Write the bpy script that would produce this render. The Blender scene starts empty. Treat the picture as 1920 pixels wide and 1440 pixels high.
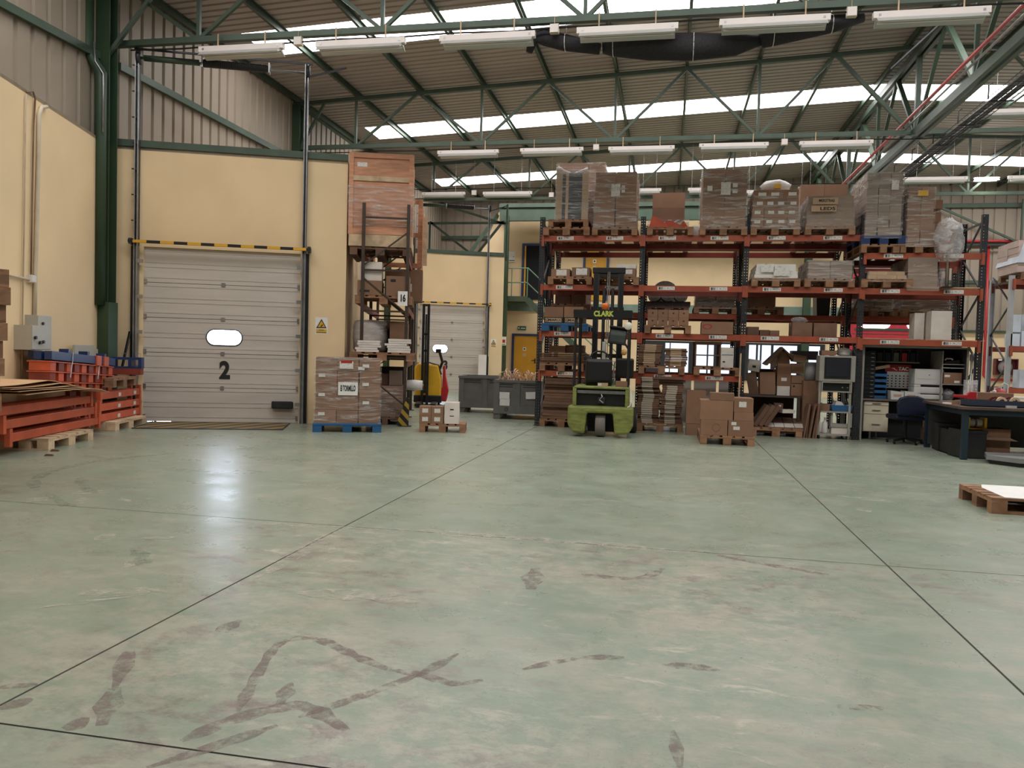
import bpy, math, random
from mathutils import Vector, Matrix
rnd = random.Random(7)
sc = bpy.context.scene
C = sc.collection
pi = math.pi
# ------------------------------------------------------------------ camera
FPX = 1477.5
YAW, PITCH, ROLL = math.radians(11.0987), math.radians(-2.17486), math.radians(1.5675)
EYE = Vector((0, 0, 1.30))
_f = Vector((-math.sin(YAW) * math.cos(PITCH), math.cos(YAW) * math.cos(PITCH), math.sin(PITCH)))
_r0 = Vector((math.cos(YAW), math.sin(YAW), 0)); _u0 = _r0.cross(_f)
_r = math.cos(ROLL) * _r0 + math.sin(ROLL) * _u0
_u = -math.sin(ROLL) * _r0 + math.cos(ROLL) * _u0
camd = bpy.data.cameras.new('camera'); cam = bpy.data.objects.new('camera', camd); C.objects.link(cam)
camd.sensor_width = 36; camd.sensor_fit = 'HORIZONTAL'; camd.lens = FPX / 1920 * 36
camd.clip_start = 0.05; camd.clip_end = 200
m = Matrix(((_r.x, _u.x, -_f.x, EYE.x), (_r.y, _u.y, -_f.y, EYE.y), (_r.z, _u.z, -_f.z, EYE.z), (0, 0, 0, 1)))
cam.matrix_world = m
sc.camera = cam
# ------------------------------------------------------------------ world and exposure
wd = bpy.data.worlds.new('sky'); sc.world = wd; wd.use_nodes = True
wd.node_tree.nodes['Background'].inputs[0].default_value = (0.80, 0.90, 1.0, 1)
wd.node_tree.nodes['Background'].inputs[1].default_value = 2.0
vs = sc.view_settings
vs.view_transform = 'Standard'; vs.look = 'None'; vs.gamma = 1; vs.use_curve_mapping = False
vs.exposure = 0.12
SKYLIGHT = 9.0      # rooflight sheets glowing with daylight
WINDOW = 20.0        # panes with bright daylight behind them
# ------------------------------------------------------------------ layout helpers (metres; pixel -> place at a known distance)
def ray(x, y): return _f + _r * ((x - 960) / FPX) - _u * ((y - 720) / FPX)
def fl(x, y, z=0.0):
    d = ray(x, y); return EYE + d * ((z - EYE.z) / d.z)
def onY(x, y, Y):
    d = ray(x, y); return EYE + d * (Y / d.y)
def onX(x, y, X):
    d = ray(x, y); return EYE + d * (X / d.x)
def onP(x, y, p0, n):
    d = ray(x, y); p0 = Vector(p0); n = Vector(n); return EYE + d * ((p0 - EYE).dot(n) / d.dot(n))
# ------------------------------------------------------------------ materials
MATS = {}
def lin(c):
    return tuple((v / 12.92 if v <= .04045 else ((v + .055) / 1.055) ** 2.4) for v in c)
def hexc(h):
    return lin(tuple(int(h[i:i + 2], 16) / 255 for i in (0, 2, 4)))
def M(name, col, rough=.6, metal=0.0, var=.12, scale=4, st=(1, 1, 1), bump=0.0, rv=0.0, spec=.5, world=False):
    if name in MATS: return MATS[name]
    if isinstance(col, str): col = hexc(col)
    mt = bpy.data.materials.new(name); mt.use_nodes = True
    nt = mt.node_tree; N = nt.nodes; Lk = nt.links
    b = N['Principled BSDF']
    b.inputs['Roughness'].default_value = rough; b.inputs['Metallic'].default_value = metal
    b.inputs['Specular IOR Level'].default_value = spec
    if world:
        src = N.new('ShaderNodeNewGeometry').outputs['Position']
    else:
        tc = N.new('ShaderNodeTexCoord'); oi = N.new('ShaderNodeObjectInfo')
        ad = N.new('ShaderNodeVectorMath'); ad.operation = 'ADD'
        sc_ = N.new('ShaderNodeVectorMath'); sc_.operation = 'SCALE'; sc_.inputs[3].default_value = 37
        cb = N.new('ShaderNodeCombineXYZ')
        for i in range(3): Lk.new(oi.outputs['Random'], cb.inputs[i])
        Lk.new(cb.outputs[0], sc_.inputs[0]); Lk.new(tc.outputs['Object'], ad.inputs[0]); Lk.new(sc_.outputs[0], ad.inputs[1])
        src = ad.outputs[0]
    mp = N.new('ShaderNodeMapping'); mp.inputs['Scale'].default_value = st; Lk.new(src, mp.inputs[0])
    nz = N.new('ShaderNodeTexNoise'); nz.inputs['Scale'].default_value = scale; nz.inputs['Detail'].default_value = 5
    Lk.new(mp.outputs[0], nz.inputs['Vector'])
    mx = N.new('ShaderNodeMix'); mx.data_type = 'RGBA'
    mx.inputs[6].default_value = (*[v * (1 - var) for v in col], 1); mx.inputs[7].default_value = (*[min(1, v * (1 + var)) for v in col], 1)
    rm = N.new('ShaderNodeMapRange'); rm.inputs[1].default_value = .3; rm.inputs[2].default_value = .7
    Lk.new(nz.outputs[0], rm.inputs[0]); Lk.new(rm.outputs[0], mx.inputs[0])
    out = mx.outputs[2]
    if rv and not world:
        hs = N.new('ShaderNodeHueSaturation'); mr = N.new('ShaderNodeMapRange')
        mr.inputs[3].default_value = 1 - rv; mr.inputs[4].default_value = 1 + rv
        Lk.new(oi.outputs['Random'], mr.inputs[0]); Lk.new(mr.outputs[0], hs.inputs['Value']); Lk.new(out, hs.inputs['Color']); out = hs.outputs[0]
    Lk.new(out, b.inputs['Base Color'])
    if bump:
        bp = N.new('ShaderNodeBump'); bp.inputs['Strength'].default_value = bump; bp.inputs['Distance'].default_value = .02
        Lk.new(nz.outputs[0], bp.inputs['Height']); Lk.new(bp.outputs[0], b.inputs['Normal'])
    MATS[name] = mt; return mt
def EM(name, col, s):
    if name in MATS: return MATS[name]
    mt = bpy.data.materials.new(name); mt.use_nodes = True; nt = mt.node_tree
    for n in list(nt.nodes): nt.nodes.remove(n)
    e = nt.nodes.new('ShaderNodeEmission'); o = nt.nodes.new('ShaderNodeOutputMaterial')
    e.inputs[0].default_value = (*col, 1); e.inputs[1].default_value = s
    nt.links.new(e.outputs[0], o.inputs[0]); MATS[name] = mt; return mt
def film(name, col=(.80, .78, .76), lo=.08, hi=.75, rough=.14, st=(1.2, 1.2, 9)):
    """clear stretch film: mostly see-through, whitish where it wrinkles"""
    if name in MATS: return MATS[name]
    mt = bpy.data.materials.new(name); mt.use_nodes = True; nt = mt.node_tree; N = nt.nodes; Lk = nt.links
    b = N['Principled BSDF']; b.inputs['Base Color'].default_value = (*col, 1); b.inputs['Roughness'].default_value = rough
    tc = N.new('ShaderNodeTexCoord'); oi = N.new('ShaderNodeObjectInfo'); ad = N.new('ShaderNodeVectorMath')
    Lk.new(tc.outputs['Object'], ad.inputs[0]); sv = N.new('ShaderNodeVectorMath'); sv.operation = 'SCALE'; sv.inputs[3].default_value = 23
    cb = N.new('ShaderNodeCombineXYZ'); Lk.new(oi.outputs['Random'], cb.inputs[0]); Lk.new(oi.outputs['Random'], cb.inputs[2]); Lk.new(cb.outputs[0], sv.inputs[0]); Lk.new(sv.outputs[0], ad.inputs[1])
    mp = N.new('ShaderNodeMapping'); mp.inputs['Scale'].default_value = st; mp.inputs['Rotation'].default_value = (.12, .1, 0); Lk.new(ad.outputs[0], mp.inputs[0])
    nz = N.new('ShaderNodeTexNoise'); nz.inputs['Scale'].default_value = 2.2; nz.inputs['Detail'].default_value = 6; nz.inputs['Roughness'].default_value = .62
    nz.inputs['Distortion'].default_value = .8
    Lk.new(mp.outputs[0], nz.inputs['Vector'])
    mr = N.new('ShaderNodeMapRange'); mr.inputs[1].default_value = .48; mr.inputs[2].default_value = .78; mr.inputs[3].default_value = lo; mr.inputs[4].default_value = hi
    Lk.new(nz.outputs[0], mr.inputs[0])
    bp = N.new('ShaderNodeBump'); bp.inputs['Strength'].default_value = .8; bp.inputs['Distance'].default_value = .04; Lk.new(nz.outputs[0], bp.inputs['Height']); Lk.new(bp.outputs[0], b.inputs['Normal'])
    tr = N.new('ShaderNodeBsdfTransparent'); ms = N.new('ShaderNodeMixShader')
    Lk.new(mr.outputs[0], ms.inputs[0]); Lk.new(tr.outputs[0], ms.inputs[1]); Lk.new(b.outputs[0], ms.inputs[2]); Lk.new(ms.outputs[0], N['Material Output'].inputs[0])
    MATS[name] = mt; return mt
def holes(name, col, px=.045, pz=.05, r=.008):
    """painted steel upright punched with rows of small holes"""
    if name in MATS: return MATS[name]
    mt = M(name, col, .5, .2, .2, 6); nt = mt.node_tree; N = nt.nodes; Lk = nt.links
    tc = N.new('ShaderNodeTexCoord'); sp = N.new('ShaderNodeSeparateXYZ'); Lk.new(tc.outputs['Object'], sp.inputs[0])
    def mth(op, a, bv):
        n = N.new('ShaderNodeMath'); n.operation = op
        for i, v in enumerate((a, bv)):
            if v is None: continue
            if isinstance(v, float): n.inputs[i].default_value = v
            else: Lk.new(v, n.inputs[i])
        return n.outputs[0]
    ax = mth('ABSOLUTE', sp.outputs[0], None); dx = mth('SUBTRACT', ax, .022)
    z = mth('FRACT', mth('DIVIDE', sp.outputs[2], pz), None); dz = mth('MULTIPLY', mth('SUBTRACT', z, .5), pz)
    d = mth('SQRT', mth('ADD', mth('MULTIPLY', dx, dx), mth('MULTIPLY', dz, dz)), None)
    h = mth('LESS_THAN', d, r)
    tr = N.new('ShaderNodeBsdfTransparent'); ms = N.new('ShaderNodeMixShader'); b = N['Principled BSDF']
    Lk.new(h, ms.inputs[0]); Lk.new(b.outputs[0], ms.inputs[1]); Lk.new(tr.outputs[0], ms.inputs[2]); Lk.new(ms.outputs[0], N['Material Output'].inputs[0])
    return mt
def stripes(name, c1, c2, scale, rot=(0, 0, 0), rough=.6, axis='X', thr=.5):
    if name in MATS: return MATS[name]
    mt = bpy.data.materials.new(name); mt.use_nodes = True; nt = mt.node_tree; N = nt.nodes; Lk = nt.links
    b = N['Principled BSDF']; b.inputs['Roughness'].default_value = rough
    tc = N.new('ShaderNodeTexCoord'); mp = N.new('ShaderNodeMapping'); mp.inputs['Rotation'].default_value = rot; Lk.new(tc.outputs['Object'], mp.inputs[0])
    wv = N.new('ShaderNodeTexWave'); wv.bands_direction = axis; wv.inputs['Scale'].default_value = scale; Lk.new(mp.outputs[0], wv.inputs[0])
    gt = N.new('ShaderNodeMath'); gt.operation = 'GREATER_THAN'; gt.inputs[1].default_value = thr; Lk.new(wv.outputs['Fac'], gt.inputs[0])
    mx = N.new('ShaderNodeMix'); mx.data_type = 'RGBA'; mx.inputs[6].default_value = (*hexc(c1), 1); mx.inputs[7].default_value = (*hexc(c2), 1)
    Lk.new(gt.outputs[0], mx.inputs[0]); Lk.new(mx.outputs[2], b.inputs['Base Color']); MATS[name] = mt; return mt
def barcode(name, dens=60, bars=(.05, .45)):
    """shelf label print: a barcode block at the left, small print at the right"""
    if name in MATS: return MATS[name]
    mt = bpy.data.materials.new(name); mt.use_nodes = True; nt = mt.node_tree; N = nt.nodes; Lk = nt.links
    b = N['Principled BSDF']; b.inputs['Roughness'].default_value = .5
    tc = N.new('ShaderNodeTexCoord'); sp = N.new('ShaderNodeSeparateXYZ'); Lk.new(tc.outputs['Generated'], sp.inputs[0])
    wn = N.new('ShaderNodeTexWhiteNoise'); wn.noise_dimensions = '1D'
    def mth(op, a, bv):
        n = N.new('ShaderNodeMath'); n.operation = op
        for i, v in enumerate((a, bv)):
            if v is None: continue
            if isinstance(v, (float, int)): n.inputs[i].default_value = v
            else: Lk.new(v, n.inputs[i])
        return n.outputs[0]
    Lk.new(mth('FLOOR', mth('MULTIPLY', sp.outputs[0], dens), None), wn.inputs['W'])
    bar = mth('GREATER_THAN', wn.outputs['Value'], .45)
    inx = mth('MULTIPLY', mth('GREATER_THAN', sp.outputs[0], bars[0]), mth('LESS_THAN', sp.outputs[0], bars[1]))
    inz = mth('MULTIPLY', mth('GREATER_THAN', sp.outputs[2], .12), mth('LESS_THAN', sp.outputs[2], .88))
    nz = N.new('ShaderNodeTexNoise'); nz.inputs['Scale'].default_value = 9; Lk.new(tc.outputs['Generated'], nz.inputs['Vector'])
    txt = mth('MULTIPLY', mth('GREATER_THAN', nz.outputs[0], .56), mth('MULTIPLY', mth('GREATER_THAN', sp.outputs[0], bars[1] + .08), inz))
    txt = mth('MULTIPLY', txt, mth('LESS_THAN', sp.outputs[0], .94))
    f = mth('MAXIMUM', mth('MULTIPLY', bar, mth('MULTIPLY', inx, inz)), mth('MULTIPLY', txt, .7))
    mx = N.new('ShaderNodeMix'); mx.data_type = 'RGBA'; mx.inputs[6].default_value = (.72, .70, .66, 1); mx.inputs[7].default_value = (.05, .05, .05, 1)
    Lk.new(f, mx.inputs[0]); Lk.new(mx.outputs[2], b.inputs['Base Color']); MATS[name] = mt; return mt
# ------------------------------------------------------------------ mesh helpers
class MB:
    def __init__(s): s.v = []; s.f = []
    def add(s, vs, fs):
        o = len(s.v); s.v += [tuple(p) for p in vs]; s.f += [tuple(i + o for i in q) for q in fs]; return s
    def box(s, x0, x1, y0, y1, z0, z1, mat=None):
        vs = [Vector((x, y, z)) for z in (z0, z1) for y in (y0, y1) for x in (x0, x1)]
        if mat: vs = [mat @ p for p in vs]
        return s.add(vs, [(0, 2, 3, 1), (4, 5, 7, 6), (0, 1, 5, 4), (2, 6, 7, 3), (0, 4, 6, 2), (1, 3, 7, 5)])
    def bar(s, a, b, w, h, up=(0, 0, 1)):
        a = Vector(a); b = Vector(b); d = (b - a); L = d.length; d.normalize(); up = Vector(up)
        if abs(d.dot(up)) > .98: up = Vector((0, 1, 0))
        x = d.cross(up).normalized(); y = x.cross(d)
        vs = [p + x * (w / 2 * i) + y * (h / 2 * j) for p in (a, b) for i, j in ((-1, -1), (1, -1), (1, 1), (-1, 1))]
        return s.add(vs, [(3, 2, 1, 0), (4, 5, 6, 7), (0, 1, 5, 4), (1, 2, 6, 5), (2, 3, 7, 6), (3, 0, 4, 7)])
    def cyl(s, a, b, r, n=12, r2=None, cap=True):
        return s.tube([a, b], [r, r if r2 is None else r2], n, cap)
    def tube(s, pts, r, n=8, cap=True):
        pts = [Vector(p) for p in pts]; rs = r if isinstance(r, (list, tuple)) else [r] * len(pts)
        o = len(s.v); k = len(pts); prev = None
        for i, p in enumerate(pts):
            d = (pts[min(i + 1, k - 1)] - pts[max(i - 1, 0)]).normalized()
            if prev is None:
                up = Vector((0, 0, 1)) if abs(d.z) < .9 else Vector((1, 0, 0)); x = d.cross(up).normalized()
            else:
                x = (prev - d * prev.dot(d)); x = x.normalized() if x.length > 1e-5 else d.cross(Vector((0, 0, 1))).normalized()
            prev = x; y = d.cross(x)
            for j in range(n):
                t = 2 * pi * j / n; s.v.append(tuple(p + (x * math.cos(t) + y * math.sin(t)) * rs[i]))
        for i in range(k - 1):
            for j in range(n):
                a = o + i * n + j; b2 = o + i * n + (j + 1) % n; s.f.append((a, b2, b2 + n, a + n))
        if cap:
            s.f.append(tuple(o + j for j in range(n))[::-1]); s.f.append(tuple(o + (k - 1) * n + j for j in range(n)))
        return s
    def lathe(s, prof, n=16, c=(0, 0, 0), axis='z'):
        o = len(s.v); k = len(prof)
        for r, h in prof:
            for j in range(n):
                t = 2 * pi * j / n; a, b2 = r * math.cos(t), r * math.sin(t)
                p = (a, b2, h) if axis == 'z' else ((a, h, b2) if axis == 'y' else (h, a, b2))
                s.v.append((p[0] + c[0], p[1] + c[1], p[2] + c[2]))
        for i in range(k - 1):
            for j in range(n):
                a = o + i * n + j; b2 = o + i * n + (j + 1) % n; s.f.append((a, b2, b2 + n, a + n))
        if k == 4 and prof[0][0] == prof[-1][0] and prof[1][0] > prof[0][0]:      # a hollow ring
            for j in range(n): s.f.append((o + 3 * n + j, o + 3 * n + (j + 1) % n, o + (j + 1) % n, o + j))
        else:
            s.f.append(tuple(o + j for j in range(n))[::-1]); s.f.append(tuple(o + (k - 1) * n + j for j in range(n)))
        return s
    def prism(s, poly, a, b, axis='y'):
        n = len(poly)
        def P(u, w, h): return (u, h, w) if axis == 'y' else ((h, u, w) if axis == 'x' else (u, w, h))
        vs = [P(u, w, a) for u, w in poly] + [P(u, w, b) for u, w in poly]
        fs = [tuple(range(n))[::-1], tuple(range(n, 2 * n))] + [(i, (i + 1) % n, (i + 1) % n + n, i + n) for i in range(n)]
        return s.add(vs, fs)
    def quad(s, *p): return s.add(p, [tuple(range(len(p)))])
    def mesh(s, name, mat, smooth=False):
        me = bpy.data.meshes.new(name); me.from_pydata(s.v, [], s.f); me.materials.append(mat)
        if smooth: me.polygons.foreach_set('use_smooth', [True] * len(me.polygons))
        me.update(); return me
    def build(s, name, mat, parent=None, loc=(0, 0, 0), rz=0.0, smooth=False, bevel=0.0):
        o = put(name, s.mesh(name, mat, smooth), parent, loc, rz)
        if bevel:
            bm = o.modifiers.new('bevel', 'BEVEL'); bm.width = bevel; bm.segments = 2; bm.limit_method = 'ANGLE'
        return o
def put(name, me, parent=None, loc=(0, 0, 0), rz=0.0, rot=None):
    o = bpy.data.objects.new(name, me); C.objects.link(o); o.location = loc
    o.rotation_euler = rot if rot else (0, 0, rz)
    if parent: o.parent = parent
    return o
BOXC = {}
def bxm(size, mat, name='box'):
    k = (tuple(round(v, 4) for v in size), mat.name)
    if k not in BOXC:
        x, y, z = size; BOXC[k] = MB().box(-x / 2, x / 2, -y / 2, y / 2, 0, z).mesh(name, mat)
    return BOXC[k]
def B(name, mat, size, loc, parent=None, rz=0.0, rot=None):
    """box with its origin at the middle of its base"""
    return put(name, bxm(size, mat, name), parent, loc, rz, rot)
def tag(o, label=None, cat=None, group=None, kind=None):
    if label: o['label'] = label
    if cat: o['category'] = cat
    if group: o['group'] = group
    if kind: o['kind'] = kind
    return o
def thing(name, label, cat, loc=(0, 0, 0), rz=0.0, group=None):
    o = put(name, None, None, loc, rz); o.empty_display_size = .1
    return tag(o, label, cat, group)
def text(s, size, mat, parent, loc, rot=(pi / 2, 0, 0), bold=0.0, sx=1.0, name='lettering', align='CENTER'):
    cu = bpy.data.curves.new('t', 'FONT'); cu.body = s; cu.size = size; cu.offset = bold; cu.align_x = align; cu.align_y = 'CENTER'; cu.extrude = .001
    ob = bpy.data.objects.new('t', cu); C.objects.link(ob)
    bpy.context.view_layer.update()
    me = bpy.data.meshes.new_from_object(ob.evaluated_get(bpy.context.evaluated_depsgraph_get())); bpy.data.objects.remove(ob)
    for v in me.vertices: v.co.x *= sx
    me.materials.clear(); me.materials.append(mat); me.name = name
    return put(name, me, parent, loc, rot=rot)
# ------------------------------------------------------------------ palette
CREAM = M('cream_plaster', (.80, .605, .37), .85, var=.06, scale=.9, world=True)
CLAD = M('cladding_sheet', (.33, .27, .21), .55, var=.08, scale=.8, world=True)
ROOF = M('roof_sheet', (.40, .345, .305), .5, var=.06, scale=.5, world=True)
GREEN = M('green_steel', (.055, .085, .058), .45, .1, .15, 3)
GREEND = M('column_green', (.03, .062, .03), .55, 0, .1, 2)
GALV = M('galvanised', (.36, .36, .37), .35, .8, .2, 6)
DKST = M('dark_steel', (.05, .05, .055), .45, .5, .2, 5)
BLACK = M('black_plastic', (.008, .008, .009), .45, 0, .2, 5)
RUBBER = M('rubber', (.02, .02, .02), .8, 0, .2, 8)
WHITE = M('white_paint', (.74, .70, .66), .45, 0, .05, 3)
PAPER = M('white_paper', (.80, .78, .75), .7, 0, .04, 9)
PANEL = M('door_panel', (.56, .51, .46), .5, 0, .08, 2.2, (.4, 1, 3))
GREYP = M('grey_plastic', (.155, .15, .14), .55, 0, .12, 5)
WOOD = M('pallet_wood', (.27, .14, .075), .8, 0, .3, 7, (1, 1, 1), .1, .22)
WOODL = M('pale_wood', (.58, .42, .27), .8, 0, .25, 7, (1, 1, 1), .1, .15)
PLY = M('crate_plywood', (.55, .27, .16), .75, 0, .22, 3, (1.2, 1.2, 7), .05, .1)
KRAFT = M('kraft_cardboard', (.245, .132, .078), .8, 0, .08, 5, rv=.16)
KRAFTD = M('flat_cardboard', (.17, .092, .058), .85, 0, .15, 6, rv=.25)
KRAFTL = M('pale_cardboard', (.48, .33, .21), .85, 0, .1, 5, rv=.12)
TAPE = M('packing_tape', (.34, .21, .12), .3, 0, .05, 5)
ORANGE = M('orange_beam', (.52, .098, .042), .45, 0, .18, 4, rv=.08)
RBEAM = M('rack_orange', (.34, .072, .034), .45, 0, .18, 4, rv=.06)  # dimmer light on the rack is put into this darker orange
ORANGED = M('rust_orange_beam', (.21, .036, .022), .5, 0, .2, 4)
UPR = holes('punched_upright', (.022, .024, .03))
UPRB = M('brown_upright', (.06, .04, .03), .5, .3, .2, 4)
BLUEP = M('blue_plastic', (.02, .10, .24), .45, 0, .12, 5)
BLUES = M('blue_steel', (.012, .034, .115), .4, 0, .15, 4)
NAVY = M('navy', (.004, .007, .030), .55, 0, .15, 5)
YELLOW = M('yellow_paint', (.72, .40, .02), .45, 0, .1, 4)
YDOOR = M('yellow_door', (.62, .30, .02), .45, 0, .06, 2)
RED = M('red_paint', (.42, .02, .025), .4, 0, .1, 4)
LIME = M('lime_paint', (.205, .225, .055), .5, 0, .3, 7, (1, 1, 3), bump=.1)
FILM = film('stretch_film')
FILMH = film('thick_film', (.78, .77, .78), .25, .85, .25, (2, 2, 5))
BARC = barcode('barcode_label')
def note_mat(name):
    mt = bpy.data.materials.new(name); mt.use_nodes = True; nt = mt.node_tree; N = nt.nodes; Lk = nt.links
    tc = N.new('ShaderNodeTexCoord'); mp = N.new('ShaderNodeMapping'); mp.inputs['Scale'].default_value = (3, 3, 10); Lk.new(tc.outputs['Generated'], mp.inputs[0])
    nz = N.new('ShaderNodeTexNoise'); nz.inputs['Scale'].default_value = 1.3; nz.inputs['Detail'].default_value = 2; Lk.new(mp.outputs[0], nz.inputs['Vector'])
    r = N.new('ShaderNodeMapRange'); r.inputs[1].default_value = .56; r.inputs[2].default_value = .66; r.inputs[4].default_value = .6; Lk.new(nz.outputs[0], r.inputs[0])
    mx = N.new('ShaderNodeMix'); mx.data_type = 'RGBA'; mx.inputs[6].default_value = (.70, .67, .63, 1); mx.inputs[7].default_value = (.12, .12, .12, 1)
    Lk.new(r.outputs[0], mx.inputs[0]); Lk.new(mx.outputs[2], N['Principled BSDF'].inputs['Base Color']); MATS[name] = mt; return mt
NOTE = note_mat('printed_note')
GLASS = EM('daylit_pane', (.70, .80, 1.0), WINDOW)
SKYP = EM('rooflight_sheet', (1.0, .985, .97), SKYLIGHT)
INK = M('black_ink', (.012, .012, .012), .6, 0, .05, 5)
# ================================================================== the hall
XL, XR, YN, YG = -9.1, 19.0, -13.5, 30.9     # cladding plane left, right wall, wall behind the camera, gable
RIDGE = 4.95
def zt(X): return 7.24 + .0506 * ((X if X <= RIDGE else 2 * RIDGE - X) + 8.66)
# ---- floor: worn green paint on concrete slabs
def floor_mat():
    mt = bpy.data.materials.new('worn_green_floor'); mt.use_nodes = True; nt = mt.node_tree; N = nt.nodes; Lk = nt.links
    b = N['Principled BSDF']; geo = N.new('ShaderNodeNewGeometry')
    def noise(scale, det=6, ro=.6, st=(1, 1, 1), rot=0, dist=0):
        mp = N.new('ShaderNodeMapping'); mp.inputs['Scale'].default_value = st; mp.inputs['Rotation'].default_value = (0, 0, rot)
        Lk.new(geo.outputs['Position'], mp.inputs[0]); n = N.new('ShaderNodeTexNoise')
        n.inputs['Scale'].default_value = scale; n.inputs['Detail'].default_value = det; n.inputs['Roughness'].default_value = ro; n.inputs['Distortion'].default_value = dist
        Lk.new(mp.outputs[0], n.inputs['Vector']); return n.outputs[0]
    def ramp(src, a, bb, lo=0., hi=1.):
        r = N.new('ShaderNodeMapRange'); r.inputs[1].default_value = a; r.inputs[2].default_value = bb; r.inputs[3].default_value = lo; r.inputs[4].default_value = hi
        Lk.new(src, r.inputs[0]); return r.outputs[0]
    def mix(f, a, bb):
        x = N.new('ShaderNodeMix'); x.data_type = 'RGBA'
        for sock, v in ((x.inputs[0], f), (x.inputs[6], a), (x.inputs[7], bb)):
            if isinstance(v, tuple): sock.default_value = (*v, 1)
            elif isinstance(v, float): sock.default_value = v
            else: Lk.new(v, sock)
        return x.outputs[2]
    def mul(a, bb):
        x = N.new('ShaderNodeMath'); x.operation = 'MULTIPLY'
        for i, v in enumerate((a, bb)):
            if isinstance(v, float): x.inputs[i].default_value = v
            else: Lk.new(v, x.inputs[i])
        return x.outputs[0]
    big = ramp(noise(.30, 3, .5), .38, .66)
    col = mix(ramp(noise(.8, 8, .7), .35, .7), (.215, .268, .198), (.275, .315, .243))
    sep = N.new('ShaderNodeSeparateXYZ'); Lk.new(geo.outputs['Position'], sep.inputs[0])
    off = N.new('ShaderNodeMath'); off.operation = 'ADD'; off.inputs[1].default_value = .6; Lk.new(sep.outputs[0], off.inputs[0])
    ab = N.new('ShaderNodeMath'); ab.operation = 'ABSOLUTE'; Lk.new(off.outputs[0], ab.inputs[0])
    lane = ramp(mul(ramp(sep.outputs[1], 5.6, 5.2), ramp(ab.outputs[0], 3.6, 1.4)), 0., 1., .42, 1.)     # the most driven-over slab
    worn = mul(ramp(noise(1.5, 10, .72, (1, 1.6, 1), .5, .4), .46, .60), ramp(big, 0., 1., .35, 1.))
    col = mix(mul(mul(worn, .85), lane), col, (.405, .365, .295))
    pale = mul(ramp(noise(2.6, 9, .75, (1, 2.2, 1), .3, .5), .56, .63), ramp(noise(.5, 2, .5), .40, .58))
    col = mix(mul(mul(pale, .8), lane), col, (.54, .485, .395))
    dark = mul(ramp(noise(3.6, 9, .75, (1, 1.5, 1), 1.1, .3), .50, .62), ramp(noise(.42, 3, .5, rot=2.), .40, .54))
    col = mix(mul(mul(dark, .95), lane), col, (.20, .165, .145))
    mott = mul(ramp(noise(8, 10, .8, (1, 1.3, 1)), .46, .60), ramp(noise(.7, 4, .6, rot=1.), .38, .60))
    col = mix(mul(mul(mott, .62), lane), col, (.47, .42, .345))
    spk = ramp(noise(17, 8, .75), .56, .68)
    col = mix(mul(spk, .38), col, (.20, .185, .155))
    scr = ramp(noise(5, 6, .8, (1, 14, 1), .9), .62, .70)
    col = mix(mul(scr, .5), col, (.17, .17, .15))
    scr2 = ramp(noise(4, 6, .8, (1, 18, 1), 2.2), .64, .72)
    col = mix(mul(scr2, .6), col, (.50, .48, .41))
    Lk.new(col, b.inputs['Base Color'])
    Lk.new(ramp(noise(2.2, 6, .7), .3, .7, .23, .40), b.inputs['Roughness'])
    b.inputs['Specular IOR Level'].default_value = .5
    bp = N.new('ShaderNodeBump'); bp.inputs['Strength'].default_value = .05; bp.inputs['Distance'].default_value = .01
    Lk.new(noise(1.3, 4, .6), bp.inputs['Height']); Lk.new(bp.outputs[0], b.inputs['Normal'])
    return mt
FLOOR = floor_mat()
JOINT = M('joint_dirt', (.035, .03, .026), .9)
floor = tag(MB().box(XL - .6, XR, YN, YG, -.12, -.0025).build('floor', JOINT), 'worn green painted concrete floor of the warehouse', kind='structure')
xs = [XL - .6, -6.03, -2.29, 1.44, 5.17, 8.9, 12.6, XR]; ys = [YN, -7.2, -4.05, -.9, 2.25, 5.42, YG]
for i in range(len(xs) - 1):
    for j in range(len(ys) - 1):
        gx0 = .006 if xs[i] in (-2.29, 1.44) else .001; gx1 = .006 if xs[i + 1] in (-2.29, 1.44) else .001
        gy0 = .005 if ys[j] in (2.25, 5.42) else .001; gy1 = .005 if ys[j + 1] in (2.25, 5.42) else .001
        MB().box(xs[i] + gx0, xs[i + 1] - gx1, ys[j] + gy0, ys[j + 1] - gy1, -.05, 0).build('floor_slab', FLOOR, floor)
def decal_mat(name, col, thr, sc_=11.):
    mt = bpy.data.materials.new(name); mt.use_nodes = True; nt = mt.node_tree; N = nt.nodes; Lk = nt.links
    b = N['Principled BSDF']; b.inputs['Base Color'].default_value = (*col, 1); b.inputs['Roughness'].default_value = .5
    g = N.new('ShaderNodeNewGeometry'); n = N.new('ShaderNodeTexNoise'); n.inputs['Scale'].default_value = sc_; n.inputs['Detail'].default_value = 8; n.inputs['Roughness'].default_value = .75
    Lk.new(g.outputs['Position'], n.inputs['Vector']); r = N.new('ShaderNodeMapRange'); r.inputs[1].default_value = thr; r.inputs[2].default_value = thr + .20; r.inputs[4].default_value = .74
    Lk.new(n.outputs[0], r.inputs[0]); t = N.new('ShaderNodeBsdfTransparent'); ms = N.new('ShaderNodeMixShader')
    Lk.new(r.outputs[0], ms.inputs[0]); Lk.new(t.outputs[0], ms.inputs[1]); Lk.new(b.outputs[0], ms.inputs[2]); Lk.new(ms.outputs[0], N['Material Output'].inputs[0])
    return mt
TYRE = decal_mat('tyre_mark_brown', (.225, .165, .145), .42)
PALEW = decal_mat('worn_pale_patch', (.52, .48, .40), .43)
GREENM = decal_mat('old_green_tyre_arc', (.225, .265, .20), .45)
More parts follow.
